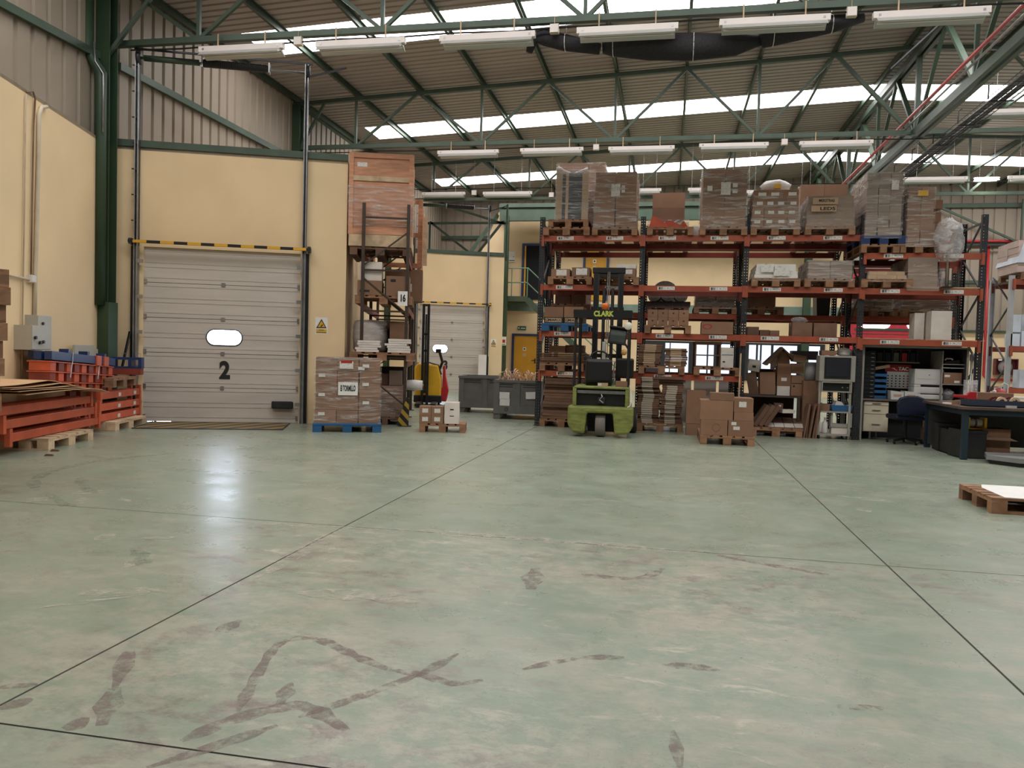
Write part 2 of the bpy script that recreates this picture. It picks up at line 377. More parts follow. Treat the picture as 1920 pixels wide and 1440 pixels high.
def ribbon(name, pts, w, mat, z):
    P = [fl(*p) for p in pts]; sm = []
    for i in range(len(P) - 1):
        for k in range(4):
            t = k / 4; p0 = P[max(i - 1, 0)]; p1 = P[i]; p2 = P[i + 1]; p3 = P[min(i + 2, len(P) - 1)]
            sm.append(.5 * ((2 * p1) + (p2 - p0) * t + (2 * p0 - 5 * p1 + 4 * p2 - p3) * t * t + (3 * p1 - p0 - 3 * p2 + p3) * t ** 3))
    sm.append(P[-1]); mb = MB(); vs = []
    for i, p in enumerate(sm):
        d = sm[min(i + 1, len(sm) - 1)] - sm[max(i - 1, 0)]; nrm = Vector((-d.y, d.x, 0)).normalized()
        ww = w * (.6 + .7 * rnd.random()) * min(1, .35 + .65 * min(i, len(sm) - 1 - i) / 2); vs += [(p.x + nrm.x * ww / 2, p.y + nrm.y * ww / 2, z), (p.x - nrm.x * ww / 2, p.y - nrm.y * ww / 2, z)]
    mb.add(vs, [(2 * i, 2 * i + 1, 2 * i + 3, 2 * i + 2) for i in range(len(sm) - 1)]); return mb.build(name, mat, floor)
zz = .0006
for pts, w in (([(445, 1335), (480, 1270), (515, 1215), (550, 1198), (600, 1200), (650, 1222), (720, 1252), (790, 1265), (850, 1282), (905, 1275)], .055),
               ([(340, 1390), (430, 1352), (520, 1328), (580, 1328), (650, 1370)], .075),
               ([(560, 1345), (640, 1318), (720, 1290), (790, 1262)], .045), ([(215, 1290), (190, 1360)], .10), ([(245, 1215), (215, 1290)], .07),
               ([(525, 1320), (545, 1280)], .085), ([(130, 1370), (160, 1345)], .10), ([(275, 1440), (400, 1400), (520, 1360)], .05),
               ([(780, 1270), (860, 1225)], .05), ([(980, 1255), (1050, 1240), (1110, 1233), (1170, 1233)], .05), ([(1240, 1247), (1300, 1250), (1350, 1257)], .06),
               ([(1570, 1325), (1672, 1330)], .09), ([(1320, 1035), (1400, 1052), (1480, 1066), (1555, 1078)], .075), ([(1090, 1077), (1170, 1085), (1215, 1080), (1245, 1065)], .07),
               ([(995, 1105), (1005, 1065)], .16), ([(410, 1185), (450, 1163)], .09), ([(0, 1330), (60, 1310)], .08), ([(1262, 1370), (1275, 1440)], .04), ([(0, 1288), (70, 1284)], .06)):
    ribbon('tyre_mark', pts, w, TYRE, zz); zz += .00005
for pts, w in (([(440, 978), (560, 985), (640, 990)], .10), ([(640, 988), (720, 993), (800, 997)], .10), ([(815, 998), (900, 1005), (960, 1008), (1080, 1018)], .16), ([(1080, 1015), (1200, 1028), (1310, 1037)], .12),
               ([(640, 992), (560, 1040), (480, 1085)], .10), ([(150, 1113), (220, 1112), (300, 1108)], .13), ([(55, 935), (95, 938)], .28), ([(135, 925), (205, 922)], .22), ([(135, 940), (175, 938)], .24), ([(225, 940), (245, 938)], .24),
               ([(185, 1020), (205, 1000)], .14), ([(265, 1010), (330, 1008)], .10), ([(238, 1065), (262, 1045)], .13), ([(1130, 893), (1300, 899), (1490, 907)], .05), ([(1280, 895), (1390, 900)], .10),
               ([(1570, 930), (1680, 942)], .16), ([(1610, 953), (1630, 962)], .16), ([(560, 1112), (700, 1118), (790, 1130)], .16), ([(70, 1140), (240, 1120)], .05), ([(1670, 888), (1750, 900)], .1)):
    ribbon('worn_patch', pts, w, PALEW, zz); zz += .00005
for pts, w in (([(70, 920), (65, 900), (110, 880), (200, 862), (330, 850)], .12), ([(90, 925), (120, 945), (140, 950)], .10), ([(150, 895), (160, 915), (180, 925)], .12), ([(245, 1025), (268, 1045), (265, 1065)], .10)):
    ribbon('tyre_mark', pts, w, GREENM, zz); zz += .00005
# ---- ribbed sheets
def ribbed(u0, u1, pitch, w, d):
    """profile list of (u, depth): flat pans with raised ribs"""
    out = [(u0, 0)]; u = math.ceil(u0 / pitch) * pitch
    while u + w < u1 - .001:
        if u > u0: out += [(u, 0), (u + w * .25, d), (u + w * .75, d), (u + w, 0)]
        u += pitch
    out.append((u1, 0)); return out
def sheet(prof, f):
    """f(u, depth, end) -> point; end 0/1"""
    mb = MB(); vs = []
    for u, d in prof: vs += [f(u, d, 0), f(u, d, 1)]
    return mb.add(vs, [(2 * i, 2 * i + 2, 2 * i + 3, 2 * i + 1) for i in range(len(prof) - 1)])
# ---- roof
bands = [(14.4 + 6.45 * k, 15.58 + 6.45 * k) for k in range(-2, 3)]
segs = []; y = YN
for a, b in bands: segs.append((y, a)); y = b
segs.append((y, YG + .1))
ceil_mb = MB()
for a, b in segs:
    pr = ribbed(a, b, .215, .075, .04)
    for x0, x1 in ((XL - .3, RIDGE), (RIDGE, XR + .3)):
        sh = sheet(pr, lambda u, d, e, x0=x0, x1=x1: ((x0, x1)[e], u, zt((x0, x1)[e]) + .205 + d)); ceil_mb.add(sh.v, sh.f)
for a, b in bands:          # opaque sheet past the ends of the rooflights
    for x0, x1 in ((XL - .3, -8.45), (XR - .9, XR + .3)): ceil_mb.quad((x0, a, zt(x0) + .205), (x1, a, zt(x1) + .205), (x1, b, zt(x1) + .205), (x0, b, zt(x0) + .205))
ceiling = tag(ceil_mb.build('ceiling', ROOF), 'ribbed beige sheet roof of the warehouse with rooflight strips', kind='structure')
for a, b in bands:
    for x0, x1 in ((-8.45, RIDGE), (RIDGE, XR - .9)):
        n = 4
        for k in range(n):
            p, q = x0 + (x1 - x0) * k / n, x0 + (x1 - x0) * (k + 1) / n
            MB().quad((p, a, zt(p) + .21), (p, b, zt(p) + .21), (q, b, zt(q) + .21), (q, a, zt(q) + .21)).build('rooflight_panel', SKYP, ceiling)
nodes = [-9.06 + 1.545 * k for k in range(9)]
for X in nodes + [4.75, 5.15] + [2 * RIDGE - x for x in nodes]:
    mb = MB(); z = zt(X) + .05
    mb.box(X - .03, X + .03, YN, YG - .05, z, z + .008).box(X - .03, X - .022, YN, YG - .05, z, z + .15).box(X - .03, X + .03, YN, YG - .05, z + .142, z + .15)
    mb.build('purlin', GREEN, ceiling)
# ---- trusses
ZB = 6.17
def truss(Y, label):
    t = thing('roof_truss', label, 'roof truss', (0, Y, 0), group=None)
    MB().bar((XL, 0, ZB), (XR, 0, ZB), .10, .09).build('bottom_chord', GREEN, t)
    MB().bar((XL - .1, 0, zt(XL - .1)), (RIDGE, 0, zt(RIDGE)), .10, .09).build('top_chord', GREEN, t)
    MB().bar((RIDGE, 0, zt(RIDGE)), (XR, 0, zt(XR)), .10, .09).build('top_chord', GREEN, t)
    for side in (0, 1):
        mx = (lambda x: x) if side == 0 else (lambda x: 2 * RIDGE - x)
        for k, X in enumerate(nodes):
            if k % 2 == 1:
                MB().bar((mx(X), 0, ZB), (mx(X), 0, zt(X)), .055, .055).build('vertical', GREEN, t)
                for X2 in (X - 1.545, X + 1.545): MB().bar((mx(X), 0, ZB), (mx(X2), 0, zt(X2)), .055, .055).build('diagonal', GREEN, t)
        MB().bar((mx(3.30), 0, zt(3.3)), (mx(RIDGE - .1), 0, ZB), .075, .075).build('diagonal', GREEN, t)
    MB().bar((RIDGE, 0, ZB), (RIDGE, 0, zt(RIDGE)), .10, .10).build('vertical', GREEN, t)
    return t
TY = [11.55, 18.0, 24.45]
for Y, lb in zip([-1.35, 5.1] + TY, ['green steel roof truss behind the camera', 'green steel roof truss overhead, just out of the picture', 'green steel roof truss nearest in view, with the big white lamps and black net', 'green steel roof truss halfway down the hall, above the rack fronts', 'green steel roof truss farthest away, just above the cream office wall']):
    truss(Y, lb)
# ---- ridge lattice girder running down the hall
g = thing('ridge_girder', 'long green lattice girder under the roof ridge, running down the hall', 'girder', (RIDGE, 0, 0))
for dx in (-.07, .07):
    MB().bar((dx, YN + .1, 6.12), (dx, YG - .45, 6.12), .08, .16).build('bottom_chord', GREEN, g)
    MB().bar((dx, YN + .1, zt(RIDGE) - .12), (dx, YG - .45, zt(RIDGE) - .12), .08, .15).build('top_chord', GREEN, g)
y0 = 11.55 - 3.225 * 6; k = 0
while y0 < YG - 1.7:
    if k % 2 == 1: MB().bar((0, y0, 6.15), (0, y0, zt(RIDGE) - .1), .07, .07).build('vertical', GREEN, g)
    MB().bar((0, y0, 6.15), (0, y0 + 1.6125, zt(RIDGE) - .12), .10, .06).build('diagonal', GREEN, g)
    MB().bar((0, y0 + 1.6125, zt(RIDGE) - .12), (0, y0 + 3.225, 6.15), .07, .05).build('diagonal', GREEN, g)
    y0 += 3.225; k += 1
# ---- left side: sawtooth dock wall (cream) with cladding above
A0 = Vector((XL, 11.55, 0)); TW = math.atan2(1.42, 3.65)
PT = [(-5.45, .07), (XL, 11.55), (-5.53, 12.935), (XL, 24.45), (-5.45, 25.87), (-6.55, YG)]
WH = 4.55
def wallseg(name, a, b, h, th, label, holes_=None):
    a = Vector((*a, 0)); b = Vector((*b, 0)); d = b - a; L = d.length; rz = math.atan2(d.y, d.x)
    mb = MB()
    if not holes_: mb.box(0, L, 0, th, 0, h)
    else:
        u0, u1, zt_ = holes_; mb.box(0, u0, 0, th, 0, h).box(u1, L, 0, th, 0, h).box(u0, u1, 0, th, zt_, h)
    return tag(mb.build(name, CREAM, None, a, rz), label, kind='structure')
DU0, DU1, DZ = .53, 3.06, 2.92
wallseg('wall_left', PT[0], PT[1], WH, .2, 'cream plastered left wall beside the stacked orange beams')
wallseg('wall_dock', PT[1], PT[2], WH, .2, 'cream wall around the nearer loading door', (DU0, DU1, DZ))
wallseg('wall_return', PT[2], PT[3], WH, .2, 'cream return wall behind the narrow rack')
wallseg('wall_dock_far', PT[3], PT[4], WH, .2, 'cream wall around the farther loading door', (1.15, 3.3, 2.86))
wallseg('wall_return_far', PT[4], PT[5], WH, .2, 'cream return wall beside the green office column')
# wall closing the saw teeth behind the doors (dock bays) and the cladding above
pr = ribbed(YN, YG, .30, .085, -.035)
tag(sheet(pr, lambda u, d, e: (XL - .02 + d, u, (4.5, 7.45)[e])).build('wall_left_cladding', CLAD), 'beige ribbed cladding above the cream left wall', kind='structure')
MB().box(XL - .25, XL - .06, YN, YG, 0, 7.4).build('wall_left_outer', CLAD).__setitem__('kind', 'structure')
led = MB()
for a, b, c in (((XL, PT[0][1] - 11.48), PT[0], PT[1]), (PT[1], PT[2], PT[3]), (PT[3], PT[4], (XL, YG))):
    led.prism([a, b, c], 4.5, WH, 'z')
tag(led.build('wall_left_ledge', CLAD), 'flat ledge over the dock bays', kind='structure')
for k, (y0, y1) in enumerate(((YN, 11.4), (11.7, 17.9), (18.1, 24.3))):
    MB().box(XL + .0, XL + .07, y0, y1, 5.82, 5.94).build('trim_%d' % (k + 1), GREEN).__setitem__('kind', 'structure')
# green edge beam along the top of the dock walls
for k, (a, b) in enumerate(((PT[1], PT[2]), (PT[3], PT[4]))):
    d = Vector((b[0] - a[0], b[1] - a[1], 0)); o = MB().box(.1, d.length, -.03, .06, WH, WH + .11).build('trim_%d' % (k + 4), GREEN, None, (a[0], a[1], 0), math.atan2(d.y, d.x)); o['kind'] = 'structure'
# right wall and wall behind the camera
tag(sheet(ribbed(YN, YG, .30, .085, .035), lambda u, d, e: (XR + d, u, (0, 7.45)[e])).build('wall_right', CLAD), 'beige ribbed cladding on the far right side', kind='structure')
tag(MB().box(XL - .2, XR, YN - .2, YN, 0, 8.6).build('wall_front', M('dark_stock_wall', (.22, .17, .12), .8)), 'cream wall behind the camera', kind='structure')  # unseen wall, its dark tone chosen to soak up bounce light
# ---- gable wall
tag(MB().box(-6.55, 6.7, YG, YG + .2, 0, 6.75).box(6.7, XR, YG, YG + .2, 0, 2.57).build('wall_back', CREAM), 'cream office wall at the far end of the hall', kind='structure')
tag(sheet(ribbed(XL - .2, XR, .36, .07, .035), lambda u, d, e: (u, YG + .03 + d, (2.5, 8.6)[e])).build('wall_back_cladding', CLAD), 'beige ribbed cladding on the far gable wall', kind='structure')
for k, (x0, x1, z0, z1) in enumerate(((6.7, XR, 2.52, 2.6), (6.7, XR, 4.27, 4.37), (6.7, XR, 5.6, 5.72), (XL, -6.5, 5.85, 5.98), (6.7, XR, 6.95, 7.1))):
    MB().box(x0, x1, YG - .1, YG, z0, z1).build('trim_%d' % (k + 6), GREEN).__setitem__('kind', 'structure')
MB().box(-6.6, 6.75, YG - .06, YG, 3.02, 3.34).build('trim_11', M('slab_green', (.17, .24, .20), .6)).__setitem__('kind', 'structure')
w = thing('wind_bracing', 'zigzag steel bracing high on the right part of the gable', 'bracing', (0, YG - .25, 0))
for (a, b) in (((9.2, 7.0), (12.0, 5.65)), ((12.0, 5.65), (14.8, 7.0)), ((14.8, 7.0), (17.6, 5.65)), ((9.2, 7.0), (7.0, 5.65))):
    MB().bar((a[0], 0, a[1]), (b[0], 0, b[1]), .07, .07).build('brace', GREEN, w)
MB().bar((12.0, 0, 5.6), (12.0, 0, 7.2), .06, .06).build('post', GREEN, w)
MB().bar((6.8, 0, 5.6), (18.8, 0, 5.6), .05, .05).build('chord', DKST, w)
w = thing('dock_bracing', 'dark steel bracing above the farther loading door', 'bracing', (0, 27.6, 0))
for a, b in (((-8.6, 6.0), (-6.9, 4.75)), ((-6.9, 4.75), (-5.9, 6.0)), ((-8.6, 6.0), (-8.6, 4.6)), ((-5.75, 4.6), (-5.75, 6.6)), ((-8.7, 5.95), (-5.7, 5.95)), ((-8.7, 4.68), (-5.7, 4.68)), ((-8.1, 6.6), (-5.8, 5.9))):
    MB().bar((a[0], 0, a[1]), (b[0], 0, b[1]), .06, .08).build('brace', GREEN, w)
# ---- columns
def column(name, x, y, h, label, w=.26):
    t = thing(name, label, 'column', (x, y, 0))
    MB().box(-w / 2, w / 2, -.10, -.085, 0, h).box(-w / 2, w / 2, .085, .10, 0, h).box(-.01, .01, -.09, .09, 0, h).build('profile', GREEND, t)
    return t
cl = column('steel_column', XL + .06, 11.32, 7.0, 'dark green steel column in the corner left of the loading door', .34)
B('base_casing', GREEND, (.34, .22, 1.95), (.12, -.12, 0), cl)
MB().tube([(-.1, -.25, 7.3), (-.1, -.25, 5.9), (.14, -.25, 5.55), (.14, -.25, 1.9)], .085, 14).build('downpipe', GREEND, cl, smooth=True)
MB().tube([(.08, -.33, 6.0), (.10, -.33, 5.7), (.245, -.33, 5.5), (.245, -.33, 4.6)], .014, 8).build('conduit', GALV, cl, smooth=True)
MB().bar((.05, 0, 5.9), (.75, .2, 6.95), .08, .05).build('knee_brace', GREEN, cl)
c2 = column('steel_column', XL + .06, 18.0, 7.2, 'dark green column high on the left wall, beyond the loading door rails')
MB().bar((.05, 0, 6.1), (.7, 0, 7.2), .06, .06).build('knee_brace', GREEN, c2)
column('steel_column', XL + .06, 24.4, 7.2, 'dark green column behind the farther loading door bracing')
cr = column('steel_column', RIDGE, YG - .3, 7.9, 'tall green column on the gable under the ridge girder')
# ================================================================== loading doors
YB = stripes('yellow_black_bar', 'd9a52a', '171310', .74, axis='X')
YBF = stripes('worn_hazard_paint', '8a7038', '4c4642', .95, (0, 0, .62), .7)
YBG = stripes('hazard_guard', 'a8892f', '1e1a17', 2.4, (0, .75, 0))
def W(a, u, w, z=0.0):
    d = Vector((math.cos(TW), math.sin(TW), 0)); n = Vector((math.sin(TW), -math.cos(TW), 0)); p = Vector((*a, 0)) + d * u + n * w; p.z = z; return p
RIBP = M('door_rib', (.50, .455, .41), .5)
def dock_door(name, a, u0, u1, H, label, number, win, npan=5, deep=.06):
    o = put(name, None, None, W(a, u0, -deep), TW); tag(o, label, kind='structure'); Wd = u1 - u0
    ph = H / npan
    for k in range(npan):
        z0 = k * ph + .004; mb = MB(); hole = (win[0], win[1]) if k == 2 else None
        def slab(x0, x1, za, zb): mb.box(x0, x1, -.02, .02, za, zb)
        if hole: 
            wx0, wx1 = hole; zc = z0 + ph * .47; hh = win[2] / 2
            slab(0, wx0, z0, z0 + ph - .008); slab(wx1, Wd, z0, z0 + ph - .008); slab(wx0, wx1, z0, zc - hh); slab(wx0, wx1, zc + hh, z0 + ph - .008)
        else: slab(0, Wd, z0, z0 + ph - .008)
        sct = mb.build('door_section', PANEL, o)
        for q in (.12, .42, .55, .88):
            if hole and .3 < q < .7:
                for x0, x1 in ((0, hole[0]), (hole[1], Wd)): B('rib', RIBP, (x1 - x0, .006, .012), ((x0 + x1) / 2, -.022, z0 + ph * q), sct)
            else: B('rib', RIBP, (Wd, .006, .012), (Wd / 2, -.022, z0 + ph * q), sct)
        if k: B('section_joint', DKST, (Wd, .012, .024), (Wd / 2, .012, z0 - .016), o)  # dark strip added behind the gap to stop light leaking through
        if k: B('hinge', GALV, (.06, .02, .06), (Wd * .5, -.03, z0 - .03), o)
        for x in (-.0, Wd): B('edge_bracket', GALV, (.09, .03, .07), (x, -.035, z0 - .02 if k else .05), o)
        if hole:
            r = win[2] / 2; cx0, cx1 = hole[0] + r, hole[1] - r; ring = []
            for i in range(25):
                t = pi / 2 + pi * i / 12 if i <= 12 else -pi / 2 + pi * (i - 13) / 11
                ring.append(((cx0 if i <= 12 else cx1) + r * math.cos(t), zc + r * math.sin(t)))
            # rounded-end infill and dark gasket
            mbf = MB()
            for sx, cc, ed in ((-1, cx0, hole[0]), (1, cx1, hole[1])):
                for sz in (-1, 1):
                    arc = [(cc + sx * r * math.cos(q * pi / 12), zc + sz * r * math.sin(q * pi / 12)) for q in range(7)]
                    mbf.prism(arc + [(ed, zc + sz * r)], -.02, .02)
            mbf.build('window_corner', PANEL, o)
            MB().tube([(x, -.022, z) for x, z in ring + [ring[0]]], .012, 6).build('window_gasket', DKST, o)
            MB().prism(ring, .0, .012).build('window_pane', GLASS, o)
    if number == '2':
        for x, w_ in ((.12, .10), (.33, .22)): B('daylight_gap', GLASS, (w_, .02, .010), (x, -.01, -.006), o)
    text(number, .40, INK, o, (Wd * (.515 if number == '2' else .41), -.025, ph * 1.5), bold=.018, sx=.85, name='door_number')
    return o
dock_door('door_1', PT[1], DU0, DU1, DZ, 'beige sectional loading door numbered 2 with an oval window', '2', (1.0, 1.58, .27))
dock_door('door_2', PT[3], 1.15, 3.3, 2.86, 'beige sectional loading door numbered 3 far beyond the narrow rack', '3', (.45, .95, .27))
def rails(a, u0, u1, zt_, label, H):
    t = thing('door_rails', label, 'door track', W(a, u0, .06), TW); Wd = u1 - u0
    for x in (-.10, Wd + .06):
        MB().box(x - .035, x + .035, -.01, .05, 0, H).box(x - .03, x - .015, -.06, .0, 0, zt_).box(x + .015, x + .03, -.06, 0, 0, zt_).build('guide_rail', GALV, t)
        MB().box(x - .02, x + .035, .0, .05, H, zt_).build('rail_angle', DKST, t)
        B('rail_cover', BLACK, (.11, .07, H), (x - (.03 if x < 0 else -.03), .04, 0), t)
        for k in range(5): B('rail_clamp', GALV, (.10, .04, .06), (x + (.06 if x < 0 else -.06), -.03, .3 + k * .585), t)
    for k in range(7): B('step_rung', DKST, (.09, .02, .02), (-.13, -.03, H + .4 + k * .42), t)
    L = Wd + .16; z = zt_ - .12
    MB().cyl((-.08, -.02, z), (L - .08, -.02, z - .02), .022, 10).build('shaft', GALV, t, smooth=True)
    MB().cyl((.0, -.02, z), (L * .32, -.02, z), .05, 12).build('shaft_sleeve', GREEN, t, smooth=True)
    MB().lathe([(.055, L * .34), (.065, L * .345)] + [(.062 + .006 * (i % 2), L * .345 + i * L * .0062) for i in range(60)] + [(.05, L * .73)], 14, (0, -.02, z), 'x').build('torsion_spring', BLACK, t)
    for x in (L * .34, L * .735): B('spring_plate', GALV, (.02, .14, .16), (x, -.02, z - .08), t)
    for x in (-.08, L - .08): MB().cyl((x - .03, -.02, z), (x + .03, -.02, z), .11, 16).build('cable_drum', DKST, t, smooth=True)
    MB().bar((-.15, -.02, zt_ + .02), (L + .0, -.02, zt_ + .02), .03, .03).build('top_tie', DKST, t)
    MB().bar((L - .08, -.02, zt_ - .2), (L + .55, .1, zt_ + .05), .03, .03).build('stay', DKST, t)
    return t
rails(PT[1], DU0, DU1, 6.1, 'tall galvanised rails and black spring above the nearer loading door', DZ)
rails(PT[3], 1.15, 3.3, 6.2, 'dark rails and spring above the farther loading door', 2.86)
for a, u0, u1, z, lb in ((PT[1], .33, 3.24, 2.96, 'yellow and black striped bar across the top of the nearer loading door'), (PT[3], .95, 3.5, 2.9, 'yellow and black striped bar across the top of the farther loading door')):
    t = thing('headroom_bar', lb, 'barrier bar', W(a, u0, .16, z), TW)
    B('bar', YB, (u1 - u0, .05, .045), ((u1 - u0) / 2, 0, 0), t)
    for x in (.03, u1 - u0 - .03): B('bracket', DKST, (.05, .18, .09), (x, .07, -.02), t)
t = thing('dock_plate', 'steel dock plate with worn yellow and black stripes before the nearer door', 'dock plate', W(PT[1], 1.82, .62, 0), TW)
B('plate', YBF, (2.2, 1.15, .008), (0, 0, 0), t); B('lip', DKST, (2.24, .02, .012), (0, -.585, 0), t)
for x in (-1.11, 1.11): B('edge', DKST, (.02, 1.15, .012), (x, 0, 0), t)
p = W(PT[1], 2.62, .03, .25)
t = thing('dock_bumper', 'black rounded rubber buffer at the foot of the loading door', 'bumper', p, TW); MB().box(0, .36, -.04, .0, 0, .13).build('pad', RUBBER, t, bevel=.03); MB().box(.0, .36, .0, .02, .02, .11).build('backing', DKST, t)
# warning sign on the dock wall
def warn_sign(a, u, z, label, w=.20):
    t = thing('warning_sign', label, 'sign', W(a, u, .004, z), TW)
    B('plate', PAPER, (w, .004, w * 1.4), (0, 0, 0), t)
    MB().prism([(-.42 * w, .52 * w), (.42 * w, .52 * w), (0, 1.28 * w)], -.006, -.004).build('triangle_border', INK, t)
    MB().prism([(-.30 * w, .60 * w), (.30 * w, .60 * w), (0, 1.13 * w)], -.0075, -.006).build('triangle', YELLOW, t)
    MB().prism([(-.10 * w, .64 * w), (.02 * w, .62 * w), (.16 * w, .84 * w), (.02 * w, .78 * w)], -.009, -.0075).build('pictogram', INK, t)
    for k in (0, 1): B('text_strip', YELLOW, (w * .85, .002, w * .15), (0, -.004, w * (.10 + .18 * k)), t)
    for k in (0, 1): B('text_line', INK, (w * (.75 - .35 * k), .002, w * .045), (0, -.0055, w * (.155 + .18 * k)), t)
warn_sign(PT[1], 3.43, 1.55, 'small white sign with a yellow warning triangle right of the loading door', .21)
warn_sign(PT[3], 3.62, 1.5, 'small warning triangle sign right of the farther loading door', .2)
MB().bar(W(PT[1], .28, .25, .9), W(PT[1], .36, .12, 1.5), .03, .03).build('iron_bar', BLACK).update_tag()
tag(bpy.data.objects['iron_bar'], 'thin black iron bar leaning in the corner beside the loading door rail', 'bar')
# ================================================================== left wall fittings
LWd = Vector((XL + 5.45, 11.55 - .07, 0)).normalized(); LWn = Vector((LWd.y, -LWd.x, 0)); LRZ = math.atan2(LWd.y, LWd.x)
def LW(x, y, off=0.0): return onP(x, y, Vector((XL, 11.55, 0)) + LWn * off, LWn)
def wbox(name, label, x0, x1, y0, y1, dep, mat, cat, doorfx=None):
    a = LW(x0, (y0 + y1) / 2, dep); b = LW(x1, (y0 + y1) / 2, dep); zt_ = LW((x0 + x1) / 2, y0, dep).z; zb = LW((x0 + x1) / 2, y1, dep).z
    L = (b - a).length; base = a - LWn * dep; base.z = zb
    t = thing(name, label, cat, base, LRZ)
    MB().box(0, L, -dep + .012, 0, 0, zt_ - zb).build('body', mat, t); MB().box(.008, L - .008, -dep, -dep + .012, .008, zt_ - zb - .008).build('door', mat, t)
    return t, L, zt_ - zb
BOXG = M('cabinet_grey', (.42, .40, .34), .5, 0, .05)
t, L, h = wbox('control_box', 'large grey electric cabinet on the left wall with three round knobs', 60, 97, 611, 656, .22, BOXG, 'electric cabinet')
for x, z in ((.12, .5), (.35, .3), (.5, .33)): MB().cyl((L * x, -.225, h * z), (L * x, -.25, h * z), .022, 10).build('knob', BLACK, t)
t, L, h = wbox('control_box', 'smaller grey electric cabinet above the larger one on the left wall', 71, 97, 592, 617, .16, BOXG, 'electric cabinet')
MB().cyl((L * .3, -.165, h * .4), (L * .3, -.185, h * .4), .02, 10).build('knob', BLACK, t)
t, L, h = wbox('junction_box', 'small white junction box where conduits meet on the left wall', 60, 69, 516, 530, .07, WHITE, 'junction box')
COND = M('conduit_cream', (.58, .50, .38), .5)
def conduit(label, pts, r, mat=COND):
    tag(MB().tube([LW(x, y, .03) for x, y in pts], r, 8).build('conduit', mat, None, smooth=True), label, 'conduit')
conduit('thick cream conduit running up the left wall with a bend over its top', [(65, 592), (66, 530), (72, 300), (73, 215), (78, 201), (88, 200)], .026)
conduit('thin rusty conduit left of the thick one on the left wall', [(58, 520), (60, 400), (63, 240), (66, 185), (62, 171), (50, 173)], .012, M('rusty_conduit', (.20, .13, .08), .6))
conduit('thin cream pipe running straight down the left wall to the floor', [(49, 176), (45, 440), (42, 600), (41, 720)], .010, M('old_pipe', (.42, .33, .22), .6))
conduit('short horizontal conduit leaving the junction box to the left', [(58, 525), (18, 516), (-20, 507)], .016)
# ================================================================== lamps under the trusses
TUBE = EM('lit_tube', (1, .98, .93), 30.0)
LAMPW = M('lamp_white', (.80, .72, .68), .4, 0, .03); LAMPR = M('lamp_reflector', (.52, .52, .50), .35, .2, .05)
def lamp(x0, y0, x1, y1, Y, label, lit=False, h=.085):
    a = onY(x0, y0, Y - .12); b = onY(x1, y1, Y - .12); L = b.x - a.x; z = (a.z + b.z) / 2
    t = thing('batten_lamp', label, 'ceiling lamp', ((a.x + b.x) / 2, Y - .12, z))
    MB().box(-L / 2, L / 2, -.045, .045, -h, 0).build('housing', LAMPW, t)
    MB().prism([(-.05, -h), (.05, -h), (.13, -h - .075), (.12, -h - .08), (.0, -h - .02), (-.12, -h - .08), (-.13, -h - .075)], -L / 2 + .04, L / 2 - .04, 'x').build('reflector', TUBE if lit else LAMPR, t)
    for q in (-.035, .035): MB().cyl((-L / 2 + .06, q, -h - .045), (L / 2 - .06, q, -h - .045), .014, 8).build('tube', TUBE if lit else WHITE, t, smooth=True)
    for q in (-1, 1): B('screw_plate', GALV, (.03, .004, .03), (q * (L / 2 - .08), -.047, -h * .7), t)
    for q in (-.28, .28): B('hanger', GALV if z > 6.1 else WOODL, (.006 if z > 6.1 else .018, .006 if z > 6.1 else .014, (zt(t.location.x) - .03 - z) if z > 6.1 else 6.2 - z), (q * L, .0, 0), t)
R1 = [(375, 90, 532, 80), (594, 80, 760, 70), (825, 69, 1004, 58), (1082, 54, 1272, 43), (1349, 38, 1557, 27), (1637, 22, 1857, 15)]
o1 = ['leftmost', 'second from the left', 'third from the left', 'fourth from the left', 'fifth from the left', 'rightmost']
for r, o_ in zip(R1, o1): lamp(*r, 11.55, 'white twin batten lamp, %s in the nearest row' % o_, h=.085)
R2 = [(821, 283, 935, 281), (976, 279, 1094, 276), (1141, 276, 1265, 273), (1311, 270, 1441, 267), (1499, 266, 1637, 262), (1842, 206, 1960, 203)]
for r, o_ in zip(R2, o1): lamp(*r, 18.0, 'white batten lamp, %s in the middle row' % o_, h=.075)
R3 = [(792, 361, 872, 360), (906, 360, 998, 359), (1196, 354, 1240, 353), (1290, 353, 1322, 352), (1400, 357, 1420, 357), (1497, 351, 1525, 350), (1692, 332, 1814, 332), (1890, 330, 1990, 328)]
for r, o_ in zip(R3, ['leftmost', 'second from the left', 'third, left of the half-wrapped brown boxes', 'fourth, right of the half-wrapped brown boxes', 'fifth, between two wrapped loads', 'sixth, above the tilted wrapped load', 'long one right of the tallest wrapped load', 'rightmost, beside the lit one']):
    lamp(*r, 24.4, 'white batten lamp in the far row, %s' % o_, h=.085)
lamp(1826, 333, 1874, 332, 24.4, 'glowing batten lamp in the far row at the right', True, .02)
for x, y, Y, lb in ((560, 70, 11.495, 'beige junction box under the nearest truss, left of centre'), (1040, 46, 11.495, 'beige junction box under the nearest truss above the black net'), (1597, 14, 11.495, 'beige junction box under the nearest truss at the right'), (1118, 271, 17.945, 'beige junction box under the middle truss above the wrapped loads'), (1471, 261, 17.945, 'beige junction box under the middle truss, right of centre'), (889, 357, 24.395, 'pale junction box between the two left lamps of the far row'), (1034, 361, 24.395, 'pale junction box left of the striped wrapped load')):
    p = onY(x, y, Y); s = .13 if Y < 20 else .15
    t = thing('junction_box', lb, 'junction box', (p.x, Y, p.z - s)); B('body', COND, (s, .07, s), (0, 0, 0), t); B('lid', LAMPW, (s * .9, .01, s * .9), (0, -.04, s * .05), t); B('strap', WOODL, (.008, .012, max(.05, (6.2 if Y < 20 else zt(p.x)) - p.z)), (0, .0, s), t)
